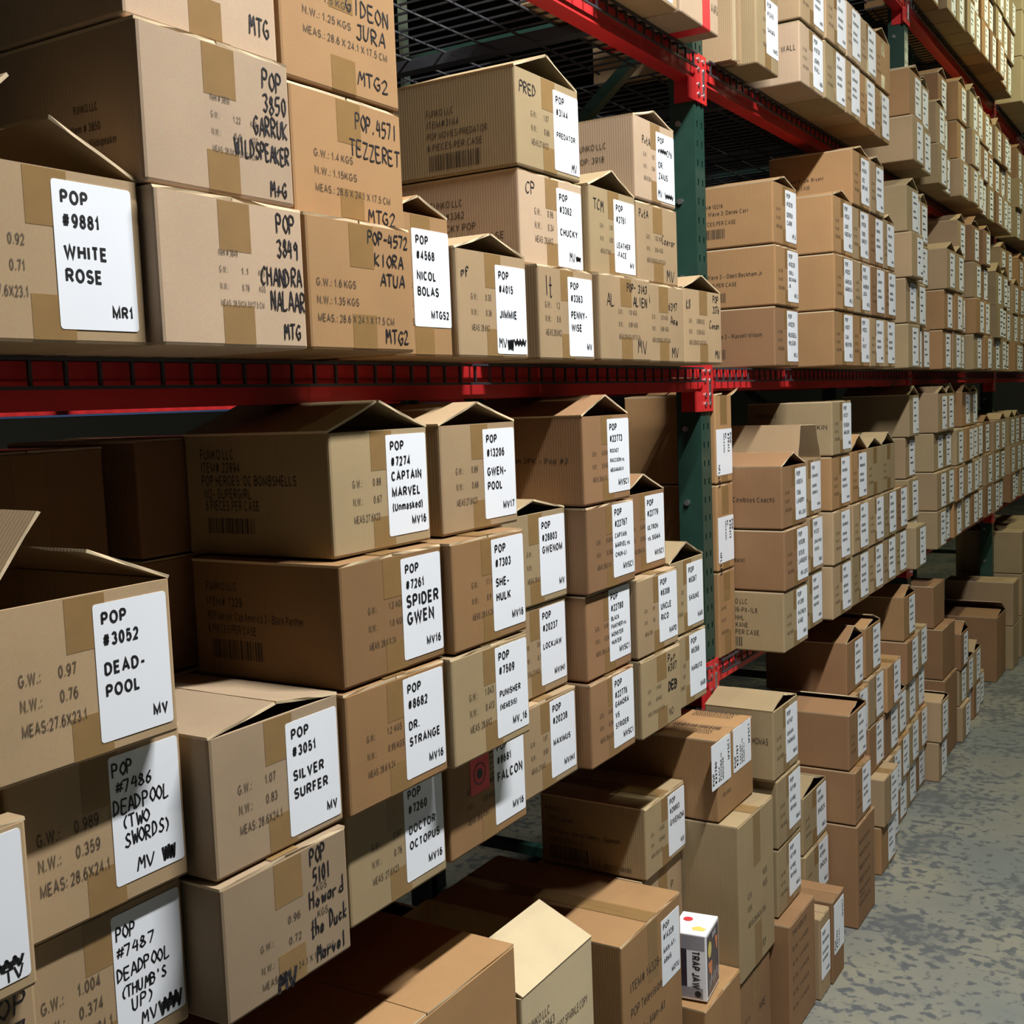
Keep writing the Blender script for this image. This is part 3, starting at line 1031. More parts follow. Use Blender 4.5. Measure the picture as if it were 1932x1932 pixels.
stack(L1, [dict(x=.093, y0=1.241, y1=1.484, c='olive', label=num('tan', 7260), gw=('  0.97', '  0.76', ' 27.6X23', .22, .0115),
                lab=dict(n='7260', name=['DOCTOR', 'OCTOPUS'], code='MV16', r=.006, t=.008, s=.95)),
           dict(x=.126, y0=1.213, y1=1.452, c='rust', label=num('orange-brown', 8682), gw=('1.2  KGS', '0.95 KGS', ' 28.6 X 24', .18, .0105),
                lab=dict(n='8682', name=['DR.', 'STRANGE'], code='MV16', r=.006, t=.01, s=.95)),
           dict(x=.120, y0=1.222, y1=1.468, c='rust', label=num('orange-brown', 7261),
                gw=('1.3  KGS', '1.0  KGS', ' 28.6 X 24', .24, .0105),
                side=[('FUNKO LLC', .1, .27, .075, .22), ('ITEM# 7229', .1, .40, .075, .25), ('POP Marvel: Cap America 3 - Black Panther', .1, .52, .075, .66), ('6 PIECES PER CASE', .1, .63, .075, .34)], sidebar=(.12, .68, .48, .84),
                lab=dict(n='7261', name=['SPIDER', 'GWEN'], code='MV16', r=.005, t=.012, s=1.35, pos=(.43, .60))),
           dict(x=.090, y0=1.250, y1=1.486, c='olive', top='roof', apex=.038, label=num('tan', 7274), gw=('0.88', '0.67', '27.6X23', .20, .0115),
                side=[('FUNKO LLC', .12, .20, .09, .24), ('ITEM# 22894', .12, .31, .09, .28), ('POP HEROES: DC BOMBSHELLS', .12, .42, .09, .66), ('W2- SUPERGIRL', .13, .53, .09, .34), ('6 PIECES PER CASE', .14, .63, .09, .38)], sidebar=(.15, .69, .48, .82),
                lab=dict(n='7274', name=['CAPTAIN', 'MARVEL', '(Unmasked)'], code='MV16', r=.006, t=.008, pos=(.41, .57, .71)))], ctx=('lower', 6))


def falcon_sticker(root, Wd, h, D):
    F = Sheet(lambda u, v, e: (.0007, u, v))
    F.rect(Wd * .26, h * .52, Wd * .50, h * .88)
    st = F.out('red_sticker', REDSTK, root)
    st['label'] = 'red square sticker with a black round emblem'
    G = Sheet(lambda u, v, e: (.0010, u, v))
    cu, cv, r = Wd * .38, h * .70, .019
    n = 20
    for k in range(n):
        a, b = 2 * math.pi * k / n, 2 * math.pi * (k + 1) / n
        G.poly([(cu + r * math.cos(a), cv + r * math.sin(a)), (cu + r * math.cos(b), cv + r * math.sin(b)), (cu + .9 * r * math.cos(b), cv + .9 * r * math.sin(b)), (cu + .9 * r * math.cos(a), cv + .9 * r * math.sin(a))])
    G.poly([(cu + r * .5 * math.cos(k * 1.047), cv + r * .5 * math.sin(k * 1.047)) for k in range(6)])
    G.out('emblem', INK, st)
    G = Sheet(lambda u, v, e: (.0007, u, v))
    for k in range(6):
        G.dashes(Wd * .51, h * (.84 - .055 * k), Wd * .2, .005, k)
    G.out('sticker_print', STAMP, root)


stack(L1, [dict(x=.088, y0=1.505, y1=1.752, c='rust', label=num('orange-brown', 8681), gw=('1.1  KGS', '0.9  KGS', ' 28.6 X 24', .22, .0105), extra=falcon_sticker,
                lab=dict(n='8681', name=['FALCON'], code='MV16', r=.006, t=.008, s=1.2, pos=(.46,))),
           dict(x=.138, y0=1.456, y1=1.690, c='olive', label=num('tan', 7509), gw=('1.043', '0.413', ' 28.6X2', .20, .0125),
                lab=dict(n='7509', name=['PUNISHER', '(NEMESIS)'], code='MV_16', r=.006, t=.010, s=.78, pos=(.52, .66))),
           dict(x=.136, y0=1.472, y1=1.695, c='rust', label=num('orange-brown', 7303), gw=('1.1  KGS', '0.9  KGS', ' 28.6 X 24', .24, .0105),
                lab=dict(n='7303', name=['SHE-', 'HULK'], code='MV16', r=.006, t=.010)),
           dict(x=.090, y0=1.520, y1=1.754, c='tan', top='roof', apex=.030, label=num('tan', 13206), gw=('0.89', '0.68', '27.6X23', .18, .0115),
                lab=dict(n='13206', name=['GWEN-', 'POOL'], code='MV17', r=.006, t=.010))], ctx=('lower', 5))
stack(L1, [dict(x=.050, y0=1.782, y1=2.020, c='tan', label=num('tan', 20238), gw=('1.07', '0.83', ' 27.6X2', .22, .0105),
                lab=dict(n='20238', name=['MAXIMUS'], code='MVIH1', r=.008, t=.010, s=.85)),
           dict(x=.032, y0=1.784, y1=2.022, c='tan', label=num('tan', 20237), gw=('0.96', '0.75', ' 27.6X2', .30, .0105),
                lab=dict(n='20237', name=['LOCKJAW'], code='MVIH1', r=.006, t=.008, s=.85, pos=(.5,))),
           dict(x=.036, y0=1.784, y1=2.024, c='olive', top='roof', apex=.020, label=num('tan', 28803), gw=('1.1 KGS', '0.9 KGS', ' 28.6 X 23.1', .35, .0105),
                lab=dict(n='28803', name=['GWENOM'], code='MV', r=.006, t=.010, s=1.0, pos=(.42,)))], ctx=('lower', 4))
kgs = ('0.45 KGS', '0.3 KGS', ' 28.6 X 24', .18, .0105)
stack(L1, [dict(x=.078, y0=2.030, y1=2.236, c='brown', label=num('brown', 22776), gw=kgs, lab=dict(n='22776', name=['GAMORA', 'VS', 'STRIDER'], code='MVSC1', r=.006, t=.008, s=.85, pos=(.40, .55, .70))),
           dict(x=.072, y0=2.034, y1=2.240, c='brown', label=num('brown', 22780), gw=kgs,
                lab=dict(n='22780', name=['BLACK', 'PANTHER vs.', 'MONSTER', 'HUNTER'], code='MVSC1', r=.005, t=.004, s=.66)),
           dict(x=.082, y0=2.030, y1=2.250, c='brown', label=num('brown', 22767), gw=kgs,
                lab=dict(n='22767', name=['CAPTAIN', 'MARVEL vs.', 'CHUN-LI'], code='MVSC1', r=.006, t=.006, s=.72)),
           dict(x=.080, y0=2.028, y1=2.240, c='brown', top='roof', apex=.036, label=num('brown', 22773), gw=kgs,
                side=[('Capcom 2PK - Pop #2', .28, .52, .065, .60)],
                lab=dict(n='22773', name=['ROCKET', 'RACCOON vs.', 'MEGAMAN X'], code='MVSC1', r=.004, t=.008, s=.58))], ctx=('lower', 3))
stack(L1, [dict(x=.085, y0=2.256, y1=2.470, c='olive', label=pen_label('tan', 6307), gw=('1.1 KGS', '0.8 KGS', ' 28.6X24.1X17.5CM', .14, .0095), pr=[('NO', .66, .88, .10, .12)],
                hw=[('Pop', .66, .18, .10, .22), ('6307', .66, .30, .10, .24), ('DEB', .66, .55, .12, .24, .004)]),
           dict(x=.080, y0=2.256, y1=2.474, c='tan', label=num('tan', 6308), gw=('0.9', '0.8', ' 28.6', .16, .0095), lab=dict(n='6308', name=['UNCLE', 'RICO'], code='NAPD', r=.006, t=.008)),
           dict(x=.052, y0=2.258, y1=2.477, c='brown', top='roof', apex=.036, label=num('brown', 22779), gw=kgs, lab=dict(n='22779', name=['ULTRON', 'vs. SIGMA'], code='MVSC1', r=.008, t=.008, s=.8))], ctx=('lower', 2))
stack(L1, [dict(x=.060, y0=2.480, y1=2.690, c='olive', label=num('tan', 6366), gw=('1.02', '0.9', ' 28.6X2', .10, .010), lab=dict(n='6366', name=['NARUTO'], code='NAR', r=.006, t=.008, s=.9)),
           dict(x=.060, y0=2.480, y1=2.688, c='olive', top='roof', apex=.036, label=num('tan', 6367), gw=('1.02', '0.9', ' 28.6X2', .10, .010), lab=dict(n='6367', name=['SASUKE'], code='NAR', r=.008, t=.012, s=.9))], ctx=('lower', 1))

# second row in the dark behind them
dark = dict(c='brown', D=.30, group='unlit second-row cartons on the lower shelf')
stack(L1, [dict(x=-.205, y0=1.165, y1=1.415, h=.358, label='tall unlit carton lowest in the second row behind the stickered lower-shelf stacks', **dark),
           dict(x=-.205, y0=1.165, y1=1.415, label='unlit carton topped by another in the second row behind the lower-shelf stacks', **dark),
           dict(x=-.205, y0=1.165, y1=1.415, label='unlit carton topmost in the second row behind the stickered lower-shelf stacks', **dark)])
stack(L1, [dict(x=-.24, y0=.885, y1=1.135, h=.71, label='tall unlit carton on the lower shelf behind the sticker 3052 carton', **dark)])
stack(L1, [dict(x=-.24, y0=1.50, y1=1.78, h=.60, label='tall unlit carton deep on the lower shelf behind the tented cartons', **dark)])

# ------------------------------------------------------------------ near bay, upper shelf
stack(L3, [dict(x=.043, y0=2.395, y1=2.645, h=.25, c='tan', label='tan carton on the upper shelf, sticker corner hanging over the beam', lab=dict(dash=3, r=.03, t=.09))])


def red_band(root, Wd, h, D):
    mb = MB()
    mb.box((.0002, Wd * .56, .002), (.0008, Wd * .76, h - .01))
    mb.box((-D + .01, Wd * .56, -.0008), (.0008, Wd * .76, -.0002))
    link('red_tape', mb.mesh('red_tape', REDTAPE), root)


stack(L3, [dict(x=.047, y0=2.655, y1=2.900, h=.25, c='pale', tape=False, extra=red_band, label='pale carton with a red tape band at the end of the upper shelf', pr=[('A MFG', .80, .80, .09, .18)])])
for (y0, h, x) in ((1.35, .30, -.35), (1.70, .26, -.40), (1.05, .28, -.32)):
    stack(L3, [dict(x=x, y0=y0, y1=y0 + .3, h=h, c='tan', D=.4, label='carton lying deep on the upper wire deck, seen from below', group='cartons deep on the upper deck')])

# ------------------------------------------------------------------ second bay, upper shelf
for q in range(5):
    yy = 3.105 + q * .014
    root = bpy.data.objects.new('flattened_carton', None)
    COL.objects.link(root)
    root.location = (.005 + .006 * (q % 3), yy, L3 + .0008)
    tag(root, 'flattened folded carton standing on edge beside the sticker numbered 12451', 'box', 'flattened cartons on the upper shelf')
    mb = MB()
    mb.box((-.42, 0, 0), (0, .0045, .30 - .01 * (q % 2)))
    link('sheet', mb.mesh('sheet', CB['cream' if q % 2 else 'tan']), root)
    mb = MB()
    mb.box((-.42, .0055, .002), (-.004 * (q % 3), .010, .295))
    link('sheet', mb.mesh('sheet', CB['tan']), root)
stack(L3, [dict(x=.048, y0=3.185, y1=3.372, h=.235, c='olive', top='roof', apex=.01, label='tan carton with sticker 12451 beside flattened cartons on the upper shelf', gw=('0.85', '0.65', ' 28.6', .30, .0125),
                lab=dict(n='12451', name=['SAKURA'], code='NAR2', r=.004, t=.038, s=.85, pos=(.56,)))])
PAST = 'past the first green upright'
wall_names = [['JOHN', 'WALL'], None, None, None, None]
YS3 = [(3.455, 3.690, .085), (3.695, 3.925, .09), (3.930, 4.105, .09), (4.110, 4.330, .085), (4.335, 4.560, .08)]
for k, (a, b, x) in enumerate(YS3):
    lab0 = dict(n='10720', name=['JOHN', 'WALL'], code='NBA', r=.004, t=.012, s=1.1) if k == 0 else dict(dash=11 + k, r=.006)
    stack(L3, [dict(x=x, y0=a, y1=b, c=('pale', 'olive', 'tan', 'orange', 'orange')[k], lab=lab0, dashes=40 + k, side=[('WALL', .80, .48, .10, .16)] if k == 0 else (),
                    label='stickered carton, lowest in %s upper-shelf stack %s' % (ORD[k], PAST)),
               dict(x=x + .005, y0=a + (-.008 if k == 0 else .0), y1=b - .002, c=('tan', 'tan', 'pale', 'tan', 'orange')[k], lab=None if k == 4 else dict(dash=21 + k, r=.006), dashes=50 + k,
                    top='roof' if k == 4 else 'closed', label='carton second up in %s upper-shelf stack %s' % (ORD[k], PAST))]
          + ([dict(x=x, y0=a, y1=b, c='tan', lab=dict(dash=31 + k), label='carton third up in %s upper-shelf stack %s' % (ORD[k], PAST))] if k < 2 else []))

# ------------------------------------------------------------------ second bay, middle shelf
NF = dict(code='NFL3')


def row(level, lvname, k, x, a, b, cols, labs, dsh, tops=None, sides=None, hs=None):
    its = []
    for r, c in enumerate(cols):
        it = dict(x=x + (.004 if r % 2 else 0), y0=a + (.002 if r % 2 else 0), y1=b, c=c, dashes=dsh + r,
                  label='%s carton, %s in %s %s-shelf stack %s' % ({'tan': 'tan', 'olive': 'tan', 'brown': 'brown', 'orange': 'orange-brown', 'pale': 'pale'}[c], ('lowest' if r == 0 else ORD[r] + ' up'), ORD[k], lvname, PAST))
        lb = labs[r]
        if lb:
            it['lab'] = lb
        if tops and r == len(cols) - 1:
            it.update(tops)
        if sides and sides[r]:
            it.update(sides[r])
        if hs:
            it['h'] = hs
        its.append(it)
    stack(level, its)


roof = dict(top='roof', apex=.022)
row(L2, 'middle', 0, .03, 3.355, 3.580, ['brown', 'orange', 'orange'],
    [dict(n='10220', name=['RUSSELL', 'WILSON'], **NF), dict(n='10228', name=['ODELL', 'BECKHAM', 'JR.'], s=.8, **NF), dict(n='10218', name=['DEREK', 'CARR'], **NF)], 60, roof,
    [dict(side=[('NFL: Wave 3 - Russell Wilson', .20, .50, .075, .66)], sidebar=(.2, .68, .46, .84)),
     dict(side=[('NFL: Wave 3 - Odell Beckham Jr', .14, .50, .075, .72), ('6 PIECES PER CASE', .14, .64, .07, .44)], sidebar=(.2, .74, .46, .90)),
     dict(side=[('ITEM# 10218', .2, .34, .07, .26), ('NFL: Wave 3: Derek Carr', .18, .46, .075, .56), ('6 PIECES PER CASE', .18, .62, .07, .42)], sidebar=(.2, .68, .48, .84))])
row(L2, 'middle', 1, .10, 3.725, 3.955, ['orange', 'orange', 'orange'],
    [dict(n='10217', name=['CAM', 'NEWTON'], r=.012, **NF), dict(n='10223', name=['MARCUS', 'MARIOTA'], r=.02, **NF), dict(n='10224', name=['LUKE', 'KUECHLY'], r=.006, **NF)], 64, roof)
row(L2, 'middle', 2, .095, 3.965, 4.188, ['orange', 'tan', 'tan', 'orange'],
    [dict(n='10222', name=['JJ', 'WATT'], **NF), dict(n='10215', name=['ANDREW', 'LUCK'], **NF), dict(n='10226', name=['TODD', 'GURLEY'], **NF), dict(n='10219', name=['DEZ', 'BRYANT'], **NF)], 68, roof,
    [None, None, None, dict(side=[('NFL: Wave 3 - Dez Bryant', .1, .5, .07, .56), ('6 PIECES PER CASE', .1, .64, .07, .40)], sidebar=(.15, .74, .42, .88))])
row(L2, 'middle', 3, .095, 4.193, 4.392, ['tan', 'brown', 'brown', 'tan'], [dict(dash=q + 3) for q in range(4)], 72, roof)
row(L2, 'middle', 4, .095, 4.397, 4.565, ['tan', 'brown', 'tan'], [dict(dash=q + 7) for q in range(3)], 76, roof)
# ------------------------------------------------------------------ second bay, lower shelf
for r in range(3):
    carton(x=-.05, y0=3.068, y1=3.196, z=L1 + .001 + r * .2495, h=.248, c='orange', D=.28, top='open' if r == 2 else 'closed', ang=(.05, 2.8),
           label='orange-brown carton on end, %s of the stack touching the green upright' % ('lowest, unlabelled', 'sideways sticker, middle one', 'sideways sticker, topmost')[r],
           lab=dict(side=['POP', '#20313', 'BO', 'JACKSON', 'NFL LEG'], dir=-1, r=.004, t=.095, w=.12, h=.13) if r else None, dashes=80 + r)
row(L1, 'lower', 0, .095, 3.20, 3.425, ['olive', 'brown', 'brown'],
    [dict(n='11209', name=['PATRICK', 'KANE'], code='NHL1', r=.008), dict(n='20208', name=['STEVE', 'LARGENT'], code='NFL LEG1', r=.006), dict(n='20214', name=['TOM', 'LANDRY'], code='NFL LEG1', r=.004)], 84,
    dict(top='roof', apex=.032),
    [dict(side=[('FUNKO LLC', .36, .22, .085, .26), ('ITEM# 11209-PX-1L8', .24, .36, .085, .48), ('POP NHL: NHL', .24, .49, .085, .34), ('PATRICK KANE', .26, .61, .085, .36), ('6 PIECES PER CASE', .24, .73, .085, .50)], sidebar=(.26, .77, .56, .93)),
     dict(side=[('(Seahawks Throwback)', .14, .54, .075, .44)]), dict(side=[('Landry (Cowboys Coach)', .26, .56, .085, .66)])])
row(L1, 'lower', 1, .060, 3.470, 3.700, ['olive', 'tan', 'tan'], [dict(dash=12), dict(n='11213', name=['JONATHAN', 'TOEWS'], s=.8, code='NHL1'), dict(dash=14)], 88, dict(top='open', ang=(1.35, 1.15)))
row(L1, 'lower', 2, .085, 3.730, 3.955, ['tan', 'tan', 'orange', 'olive'], [dict(dash=22), dict(dash=23, r=.03), dict(dash=24), dict(n='11211', name=['EVGENI', 'MALKIN'], code='NHL', r=.002)], 92, None,
    [None, None, None, dict(side=[('FUNKO LLC', .12, .28, .07, .24), ('PENGUIN: MALKIN', .30, .52, .09, .64), ('6 PIECES PER CASE', .2, .64, .07, .4)])])
row(L1, 'lower', 3, .080, 3.985, 4.205, ['olive', 'tan', 'orange'], [dict(dash=31), dict(dash=32, r=.02), dict(dash=33, r=.02)], 96, dict(top='roof', apex=.05))
row(L1, 'lower', 4, .075, 4.215, 4.440, ['tan', 'tan', 'olive'], [dict(dash=34), dict(dash=35), None], 100, dict(top='roof', apex=.03))
row(L1, 'lower', 5, .070, 4.450, 4.660, ['tan', 'olive', 'olive'], [dict(dash=36), dict(dash=37), None], 104, dict(top='roof', apex=.04))
row(L1, 'lower', 6, .065, 4.680, 4.870, ['olive', 'brown'], [dict(dash=38), dict(dash=39)], 108, None)

# ------------------------------------------------------------------ floor level, near bay
GZ = 0.0
stack(GZ, [dict(x=.09, y0=1.13, y1=1.668, h=.33, c='brown', D=.62, tape=False, label='hidden brown carton on the floor under the large plain one'),
           dict(x=.10, y0=1.14, y1=1.670, h=.465, c='orange', D=.62, tape=False, label='large plain orange-brown carton with a smooth closed top, on the floor row')])


def front_flap(root, Wd, h, D):
    mb = MB()
    mb.box((-.13, .003, 0), (0, Wd - .003, .004))
    link('front_flap', mb.mesh('front_flap', CB['cream']), root, (0, 0, h), (0, .42, 0))


stack(GZ, [dict(x=.09, y0=1.69, y1=1.965, h=.32, c='tan', D=.42, label='hidden tan carton on the floor under the cream one'),
           dict(x=.10, y0=1.685, y1=1.960, h=.362, c='cream', D=.40, top='none', tape=False, extra=front_flap, label='cream carton on the floor row with its front flap propped up',
                pr=[('FUNKO LLC', .06, .20, .05, .30), ('ITEM# 27643', .06, .27, .05, .36), ('POP DISNEY TOYS/NOT SPARKLE COPY', .06, .34, .05, .84)])])
stack(GZ, [dict(x=.09, y0=2.085, y1=2.40, h=.20, c='brown', D=.5, label='hidden brown carton on the floor under the sticker numbered 14328'),
           dict(x=.100, y0=2.088, y1=2.400, h=.405, c='orange', D=.50, label='large orange-brown carton with sticker 14328 beside the white toy box', tape=True,
                pr=[('ITEM# 14328-PX', .12, .30, .055, .62), ('POP Television:', .12, .44, .055, .54), ('MOTU - Man-At', .12, .58, .055, .56), ('G.W.  6.7   KGS', .12, .72, .055, .52), ('N.W.  5.4   KGS', .12, .84, .055, .52)],
                lab=dict(n='14328', name=['MAN-AT-', 'ARMS'], code='MOTU', r=.010, t=.030, s=.85))])
stack(GZ, [dict(x=-.02, y0=2.42, y1=2.645, h=.178, c='tan', label='lowest tan carton on the floor under the sticker numbered 28803'),
           dict(x=-.02, y0=2.42, y1=2.645, h=.225, c='tan', label='second tan carton up under the sticker numbered 28803'),
           dict(x=.00, y0=2.405, y1=2.645, h=.20, c='tan', label='tan carton directly under the floor-row sticker numbered 28803', pr=[('P', .7, .4, .1, .06)]),
           dict(x=.012, y0=2.41, y1=2.645, h=.178, c='olive', label='tan carton with sticker 28803, topmost behind the white toy box', gw=('1.1 KGS', '0.9 KGS', ' 28.6 X 23.1', .12, .0105), tape=True,
                side=[('FUNKO LLC', .05, .24, .075, .24), ('5252 Marvel', .08, .38, .075, .24), ('POP Marvel: Marvel Comics - Gwenom', .08, .56, .075, .68), ('6 PIECES PER CASE', .10, .68, .075, .32), ('F.W.-053571-18090', .5, .93, .07, .36)], sidebar=(.08, .72, .46, .92),
                lab=dict(n='28803', name=['GWENOM'], code='MV', r=.004, t=.012, s=1.1, pos=(.46,)))])
stack(GZ, [dict(x=-.34, y0=1.72, y1=2.06, h=.60, c='brown', D=.4, top='open', ang=(.9, .5), label='brown carton deep under the lower shelf with raised flaps')])
# toy box on its carton
stack(GZ, [dict(x=.150, y0=2.415, y1=2.648, h=.318, c='orange', D=.165, tape=False, label='orange-brown carton on the floor under the white toy box')])
root = bpy.data.objects.new('toy_box', None)
COL.objects.link(root)
root.location = (.142, 2.448, .3225)
root.rotation_euler = (0, 0, .12)
tag(root, 'white boxed toy standing on a floor carton, lettered TRAP JAW', 'toy box')
tw, td, th = .115, .088, .163
bm = bmesh.new()
bmesh.ops.create_cube(bm, size=1, matrix=Matrix.Translation((-td / 2, tw / 2, th / 2)) @ Matrix.Diagonal((td, tw, th, 1)))
bmesh.ops.bevel(bm, geom=bm.edges[:], offset=.0022, segments=2, affect='EDGES', profile=.5)
me = bpy.data.meshes.new('carton')
bm.to_mesh(me)
bm.free()
me.materials.append(TOYW)
link('carton', me, root)
F = Sheet(lambda u, v, e: (.0004, u, v))
F.rect(.006, .008, tw - .006, th - .008)
F.out('back_print', TOYD, root)
F = Sheet(lambda u, v, e: (.0008, u, v))
F.poly([(.012, .09), (.05, .085), (.045, .06), (.04, .03), (.033, .06), (.022, .062)])
F.poly([(.075, .13), (.10, .125), (.095, .09), (.085, .10)])
F.out('back_blots', TOYO, root)
F = Sheet(lambda u, v, e: (.0009, u, v))
F.poly([(.012 + .016 * (1 + math.cos(k * .524)), .118 + .02 * math.sin(k * .524)) for k in range(12)])
F.out('back_badge', TOYY, root)
F = Sheet(lambda u, v, e: (.0009, u, v))
for q in range(7):
    F.rect(.018 + .013 * q, .02 + .006 * (q % 3), .026 + .013 * q, .045 + .007 * (q % 2))
F.rect(.05, .135, .085, .15)
F.out('back_captions', TOYG, root)
F = Sheet(lambda u, v, e: (u - td, -.0004, v))
F.rect(.006, .006, td - .010, .032)
F.out('side_panel', TOYG, root)
F = Sheet(lambda u, v, e: (u - td, -.0004, v))
F.rect(.006, .125, td - .004, th - .004)
F.out('side_panel', TOYG, root)
F = Sheet(lambda u, v, e: (u - td, -.0006, v))
F.rect(.006, .033, td - .048, .124)
F.out('side_print', TOYD, root)
F = Sheet(lambda u, v, e: (u - td, -.0008, v))
F.text('TRAP JAW', td - .036, .122, .020, .092, rot=-math.pi / 2)
F.poly([(td - .022 + .008 * math.cos(k * .524), .017 + .008 * math.sin(k * .524)) for k in range(12)])
F.out('lettering', INK, root)
F = Sheet(lambda u, v, e: (u - td, v, th + .0005))
F.poly([(.05, .02), (.075, .022), (.08, .035), (.06, .045), (.045, .035)])
F.out('top_badge', TOYY, root)
F = Sheet(lambda u, v, e: (u - td, v, th + .0005))
F.poly([(.012 + .012 * (1 + math.cos(k * .524)), .075 + .012 * math.sin(k * .524)) for k in range(12)])
F.out('top_dot', REDSTK, root)


# ------------------------------------------------------------------ floor level, second bay
def top_stamps(root, Wd, h, D):
    F = Sheet(lambda u, v, e: (u - D, v, h + .0005))
    for v0 in (.04, .19):
        F.bars(D - .16, v0 + .05, D - .03, v0 + .075, seed=int(v0 * 100))
        for k in range(3):
            F.dashes(D - .15, v0 + .035 - .013 * k, .11, .007, k)
    F.out('top_print', STAMP, root)
    c = dict(w=.13, h=.115)
    sticker(root, Wd, h, dict(side=['POP', '#22780', 'BLACK', 'PANTHER vs.', 'MONSTER', 'MVSC1'], r=.165, t=.004, **c))
    sticker(root, Wd, h, dict(side=['POP', '#22767', 'CAPTAIN', 'MARVEL vs.', 'CHUN-LI', 'MVSC1'], r=.015, t=.002, **c))


stack(GZ, [dict(x=.145, y0=2.66, y1=2.885, h=.268, c='brown', D=.45, label='brown stamped carton on the floor under the tall tan carton', dashes=200, pr=[('NRE', .6, .5, .08, .2)]),
           dict(x=.150, y0=2.652, y1=2.915, h=.412, c='olive', D=.42, tape=True, label='tall tan stamped carton with torn clear tape, under the two sideways stickers',
                pr=[('G.W.', .22, .52, .045, .12), ('KGS', .66, .46, .045, .12), ('N.W.', .22, .60, .045, .12), ('KGS', .66, .54, .045, .12), ('MEAS.28.6X24.1CM', .22, .70, .04, .50), ('NY', .62, .93, .06, .1)]),
           dict(x=.100, y0=2.652, y1=2.905, h=.212, c='orange', D=.36, tape=False, extra=top_stamps, label='orange-brown carton with two sideways stickers and stamps printed on its top', dashes=210)])
stack(GZ, [dict(x=.190, y0=2.915, y1=3.142, h=.322, c='brown', D=.222, tape=False, label='tall brown carton on the floor covered in stamped lines, under a stickered stack',
                pr=[('THIS SIDE UP', .10, .12 + .0, .05, .55)] + [('G.W. 1.4 KGS', .10, .25 + .13 * q, .04, .62) for q in range(5)]),
           dict(x=.150, y0=2.945, y1=3.148, h=.192, c='olive', D=.195, lab=dict(n='21108', name=['KYRIE', 'IRVING'], code='NBA3', r=.006, c=.9), dashes=221, label='tan carton with sticker 21108, resting on the tall brown stamped carton'),
           dict(x=.152, y0=2.945, y1=3.150, h=.192, c='olive', D=.195, lab=dict(n='21108', name=['KYRIE', 'IRVING'], code='NBA3', r=.006, c=.9), dashes=222, label='tan carton with sticker 21108, under the one with ajar flaps'),
           dict(x=.150, y0=2.930, y1=3.138, h=.190, c='olive', D=.195, top='open', ang=(.28, .22), lab=dict(n='21107', name=['ISAIAH', 'THOMAS'], code='NBA3', r=.006, c=.9), dashes=223,
                side=[('ISAIAH THOMAS', .42, .48, .10, .50)], label='tan carton with sticker 21107 and ajar flaps, topmost of its floor stack')])
stack(GZ, [dict(x=.200, y0=3.155, y1=3.255, h=.245, c='tan', lab=dict(dash=61, w=.085, r=.004), label='slim tan carton on the floor with a tall narrow sticker', tape=False)])
stack(GZ, [dict(x=.205, y0=3.262, y1=3.385, h=.255, c='brown', lab=dict(side=['POP', '#22767', 'CAPTAIN', 'MVSC1'], r=.004, t=.02), label='brown carton on the floor with a sideways sticker beside the slim one', tape=False)])
stack(GZ, [dict(x=.075, y0=3.392, y1=3.64, h=.142, c='tan', label='low tan carton on the floor under the sticker pair numbered 29384'),
           dict(x=.085, y0=3.392, y1=3.638, c='olive', lab=dict(n='29384', name=['SHOCK'], code='NBCC', r=.002, s=1.25, pos=(.5,)), dashes=231, label='tan carton with sticker 29384, lower of the pair on the floor row'),
           dict(x=.080, y0=3.392, y1=3.640, c='olive', top='roof', apex=.03, lab=dict(n='29384', name=['SHOCK'], code='NBCC', r=.002, s=1.25, pos=(.5,)), dashes=232, label='tan carton with sticker 29384 and tented flaps, upper of the pair')])
stack(GZ, [dict(x=.177, y0=3.650, y1=3.870, h=.345, c='brown', D=.4, tape=False, dashes=240, label='tall brown stamped carton on the floor past the sticker pair numbered 29384',
                pr=[('MEAS 28 X 24', .1, .2 + .12 * q, .04, .6) for q in range(6)]),
           dict(x=.172, y0=3.650, y1=3.850, c='brown', lab=dict(dash=63), dashes=241, label='brown stickered carton, second from the floor past the sticker pair numbered 29384'),
           dict(x=.154, y0=3.650, y1=3.868, c='brown', top='open', ang=(.22, .35), lab=dict(dash=64), dashes=242, label='brown stickered carton with ajar flaps atop the tall stamped one')])
fl = 'on the floor row of the second bay'
stack(GZ, [dict(x=.12, y0=3.885, y1=4.10, h=.17, c='brown', lab=dict(dash=65), label='brown stickered carton lowest in its stack beyond the tall stamped one'),
           dict(x=.08, y0=3.885, y1=4.095, c='brown', lab=dict(dash=66), label='brown stickered carton second in its stack beyond the tall stamped one'),
           dict(x=.09, y0=3.885, y1=4.095, c='brown', lab=dict(dash=67), label='brown stickered carton third in its stack beyond the tall stamped one'),
           dict(x=.10, y0=3.885, y1=4.100, c='orange', lab=dict(dash=68, tilt=-.03), label='orange-brown stickered carton fourth in its stack beyond the tall stamped one'),
           dict(x=.085, y0=3.885, y1=4.100, c='brown', top='roof', apex=.04, lab=dict(dash=69), label='brown tented carton topmost in its stack beyond the tall stamped one')])
G2 = 'stickered cartons on the floor between the first and second uprights'
LB2 = 'carton %s in %s farther floor stack between the first and second uprights'
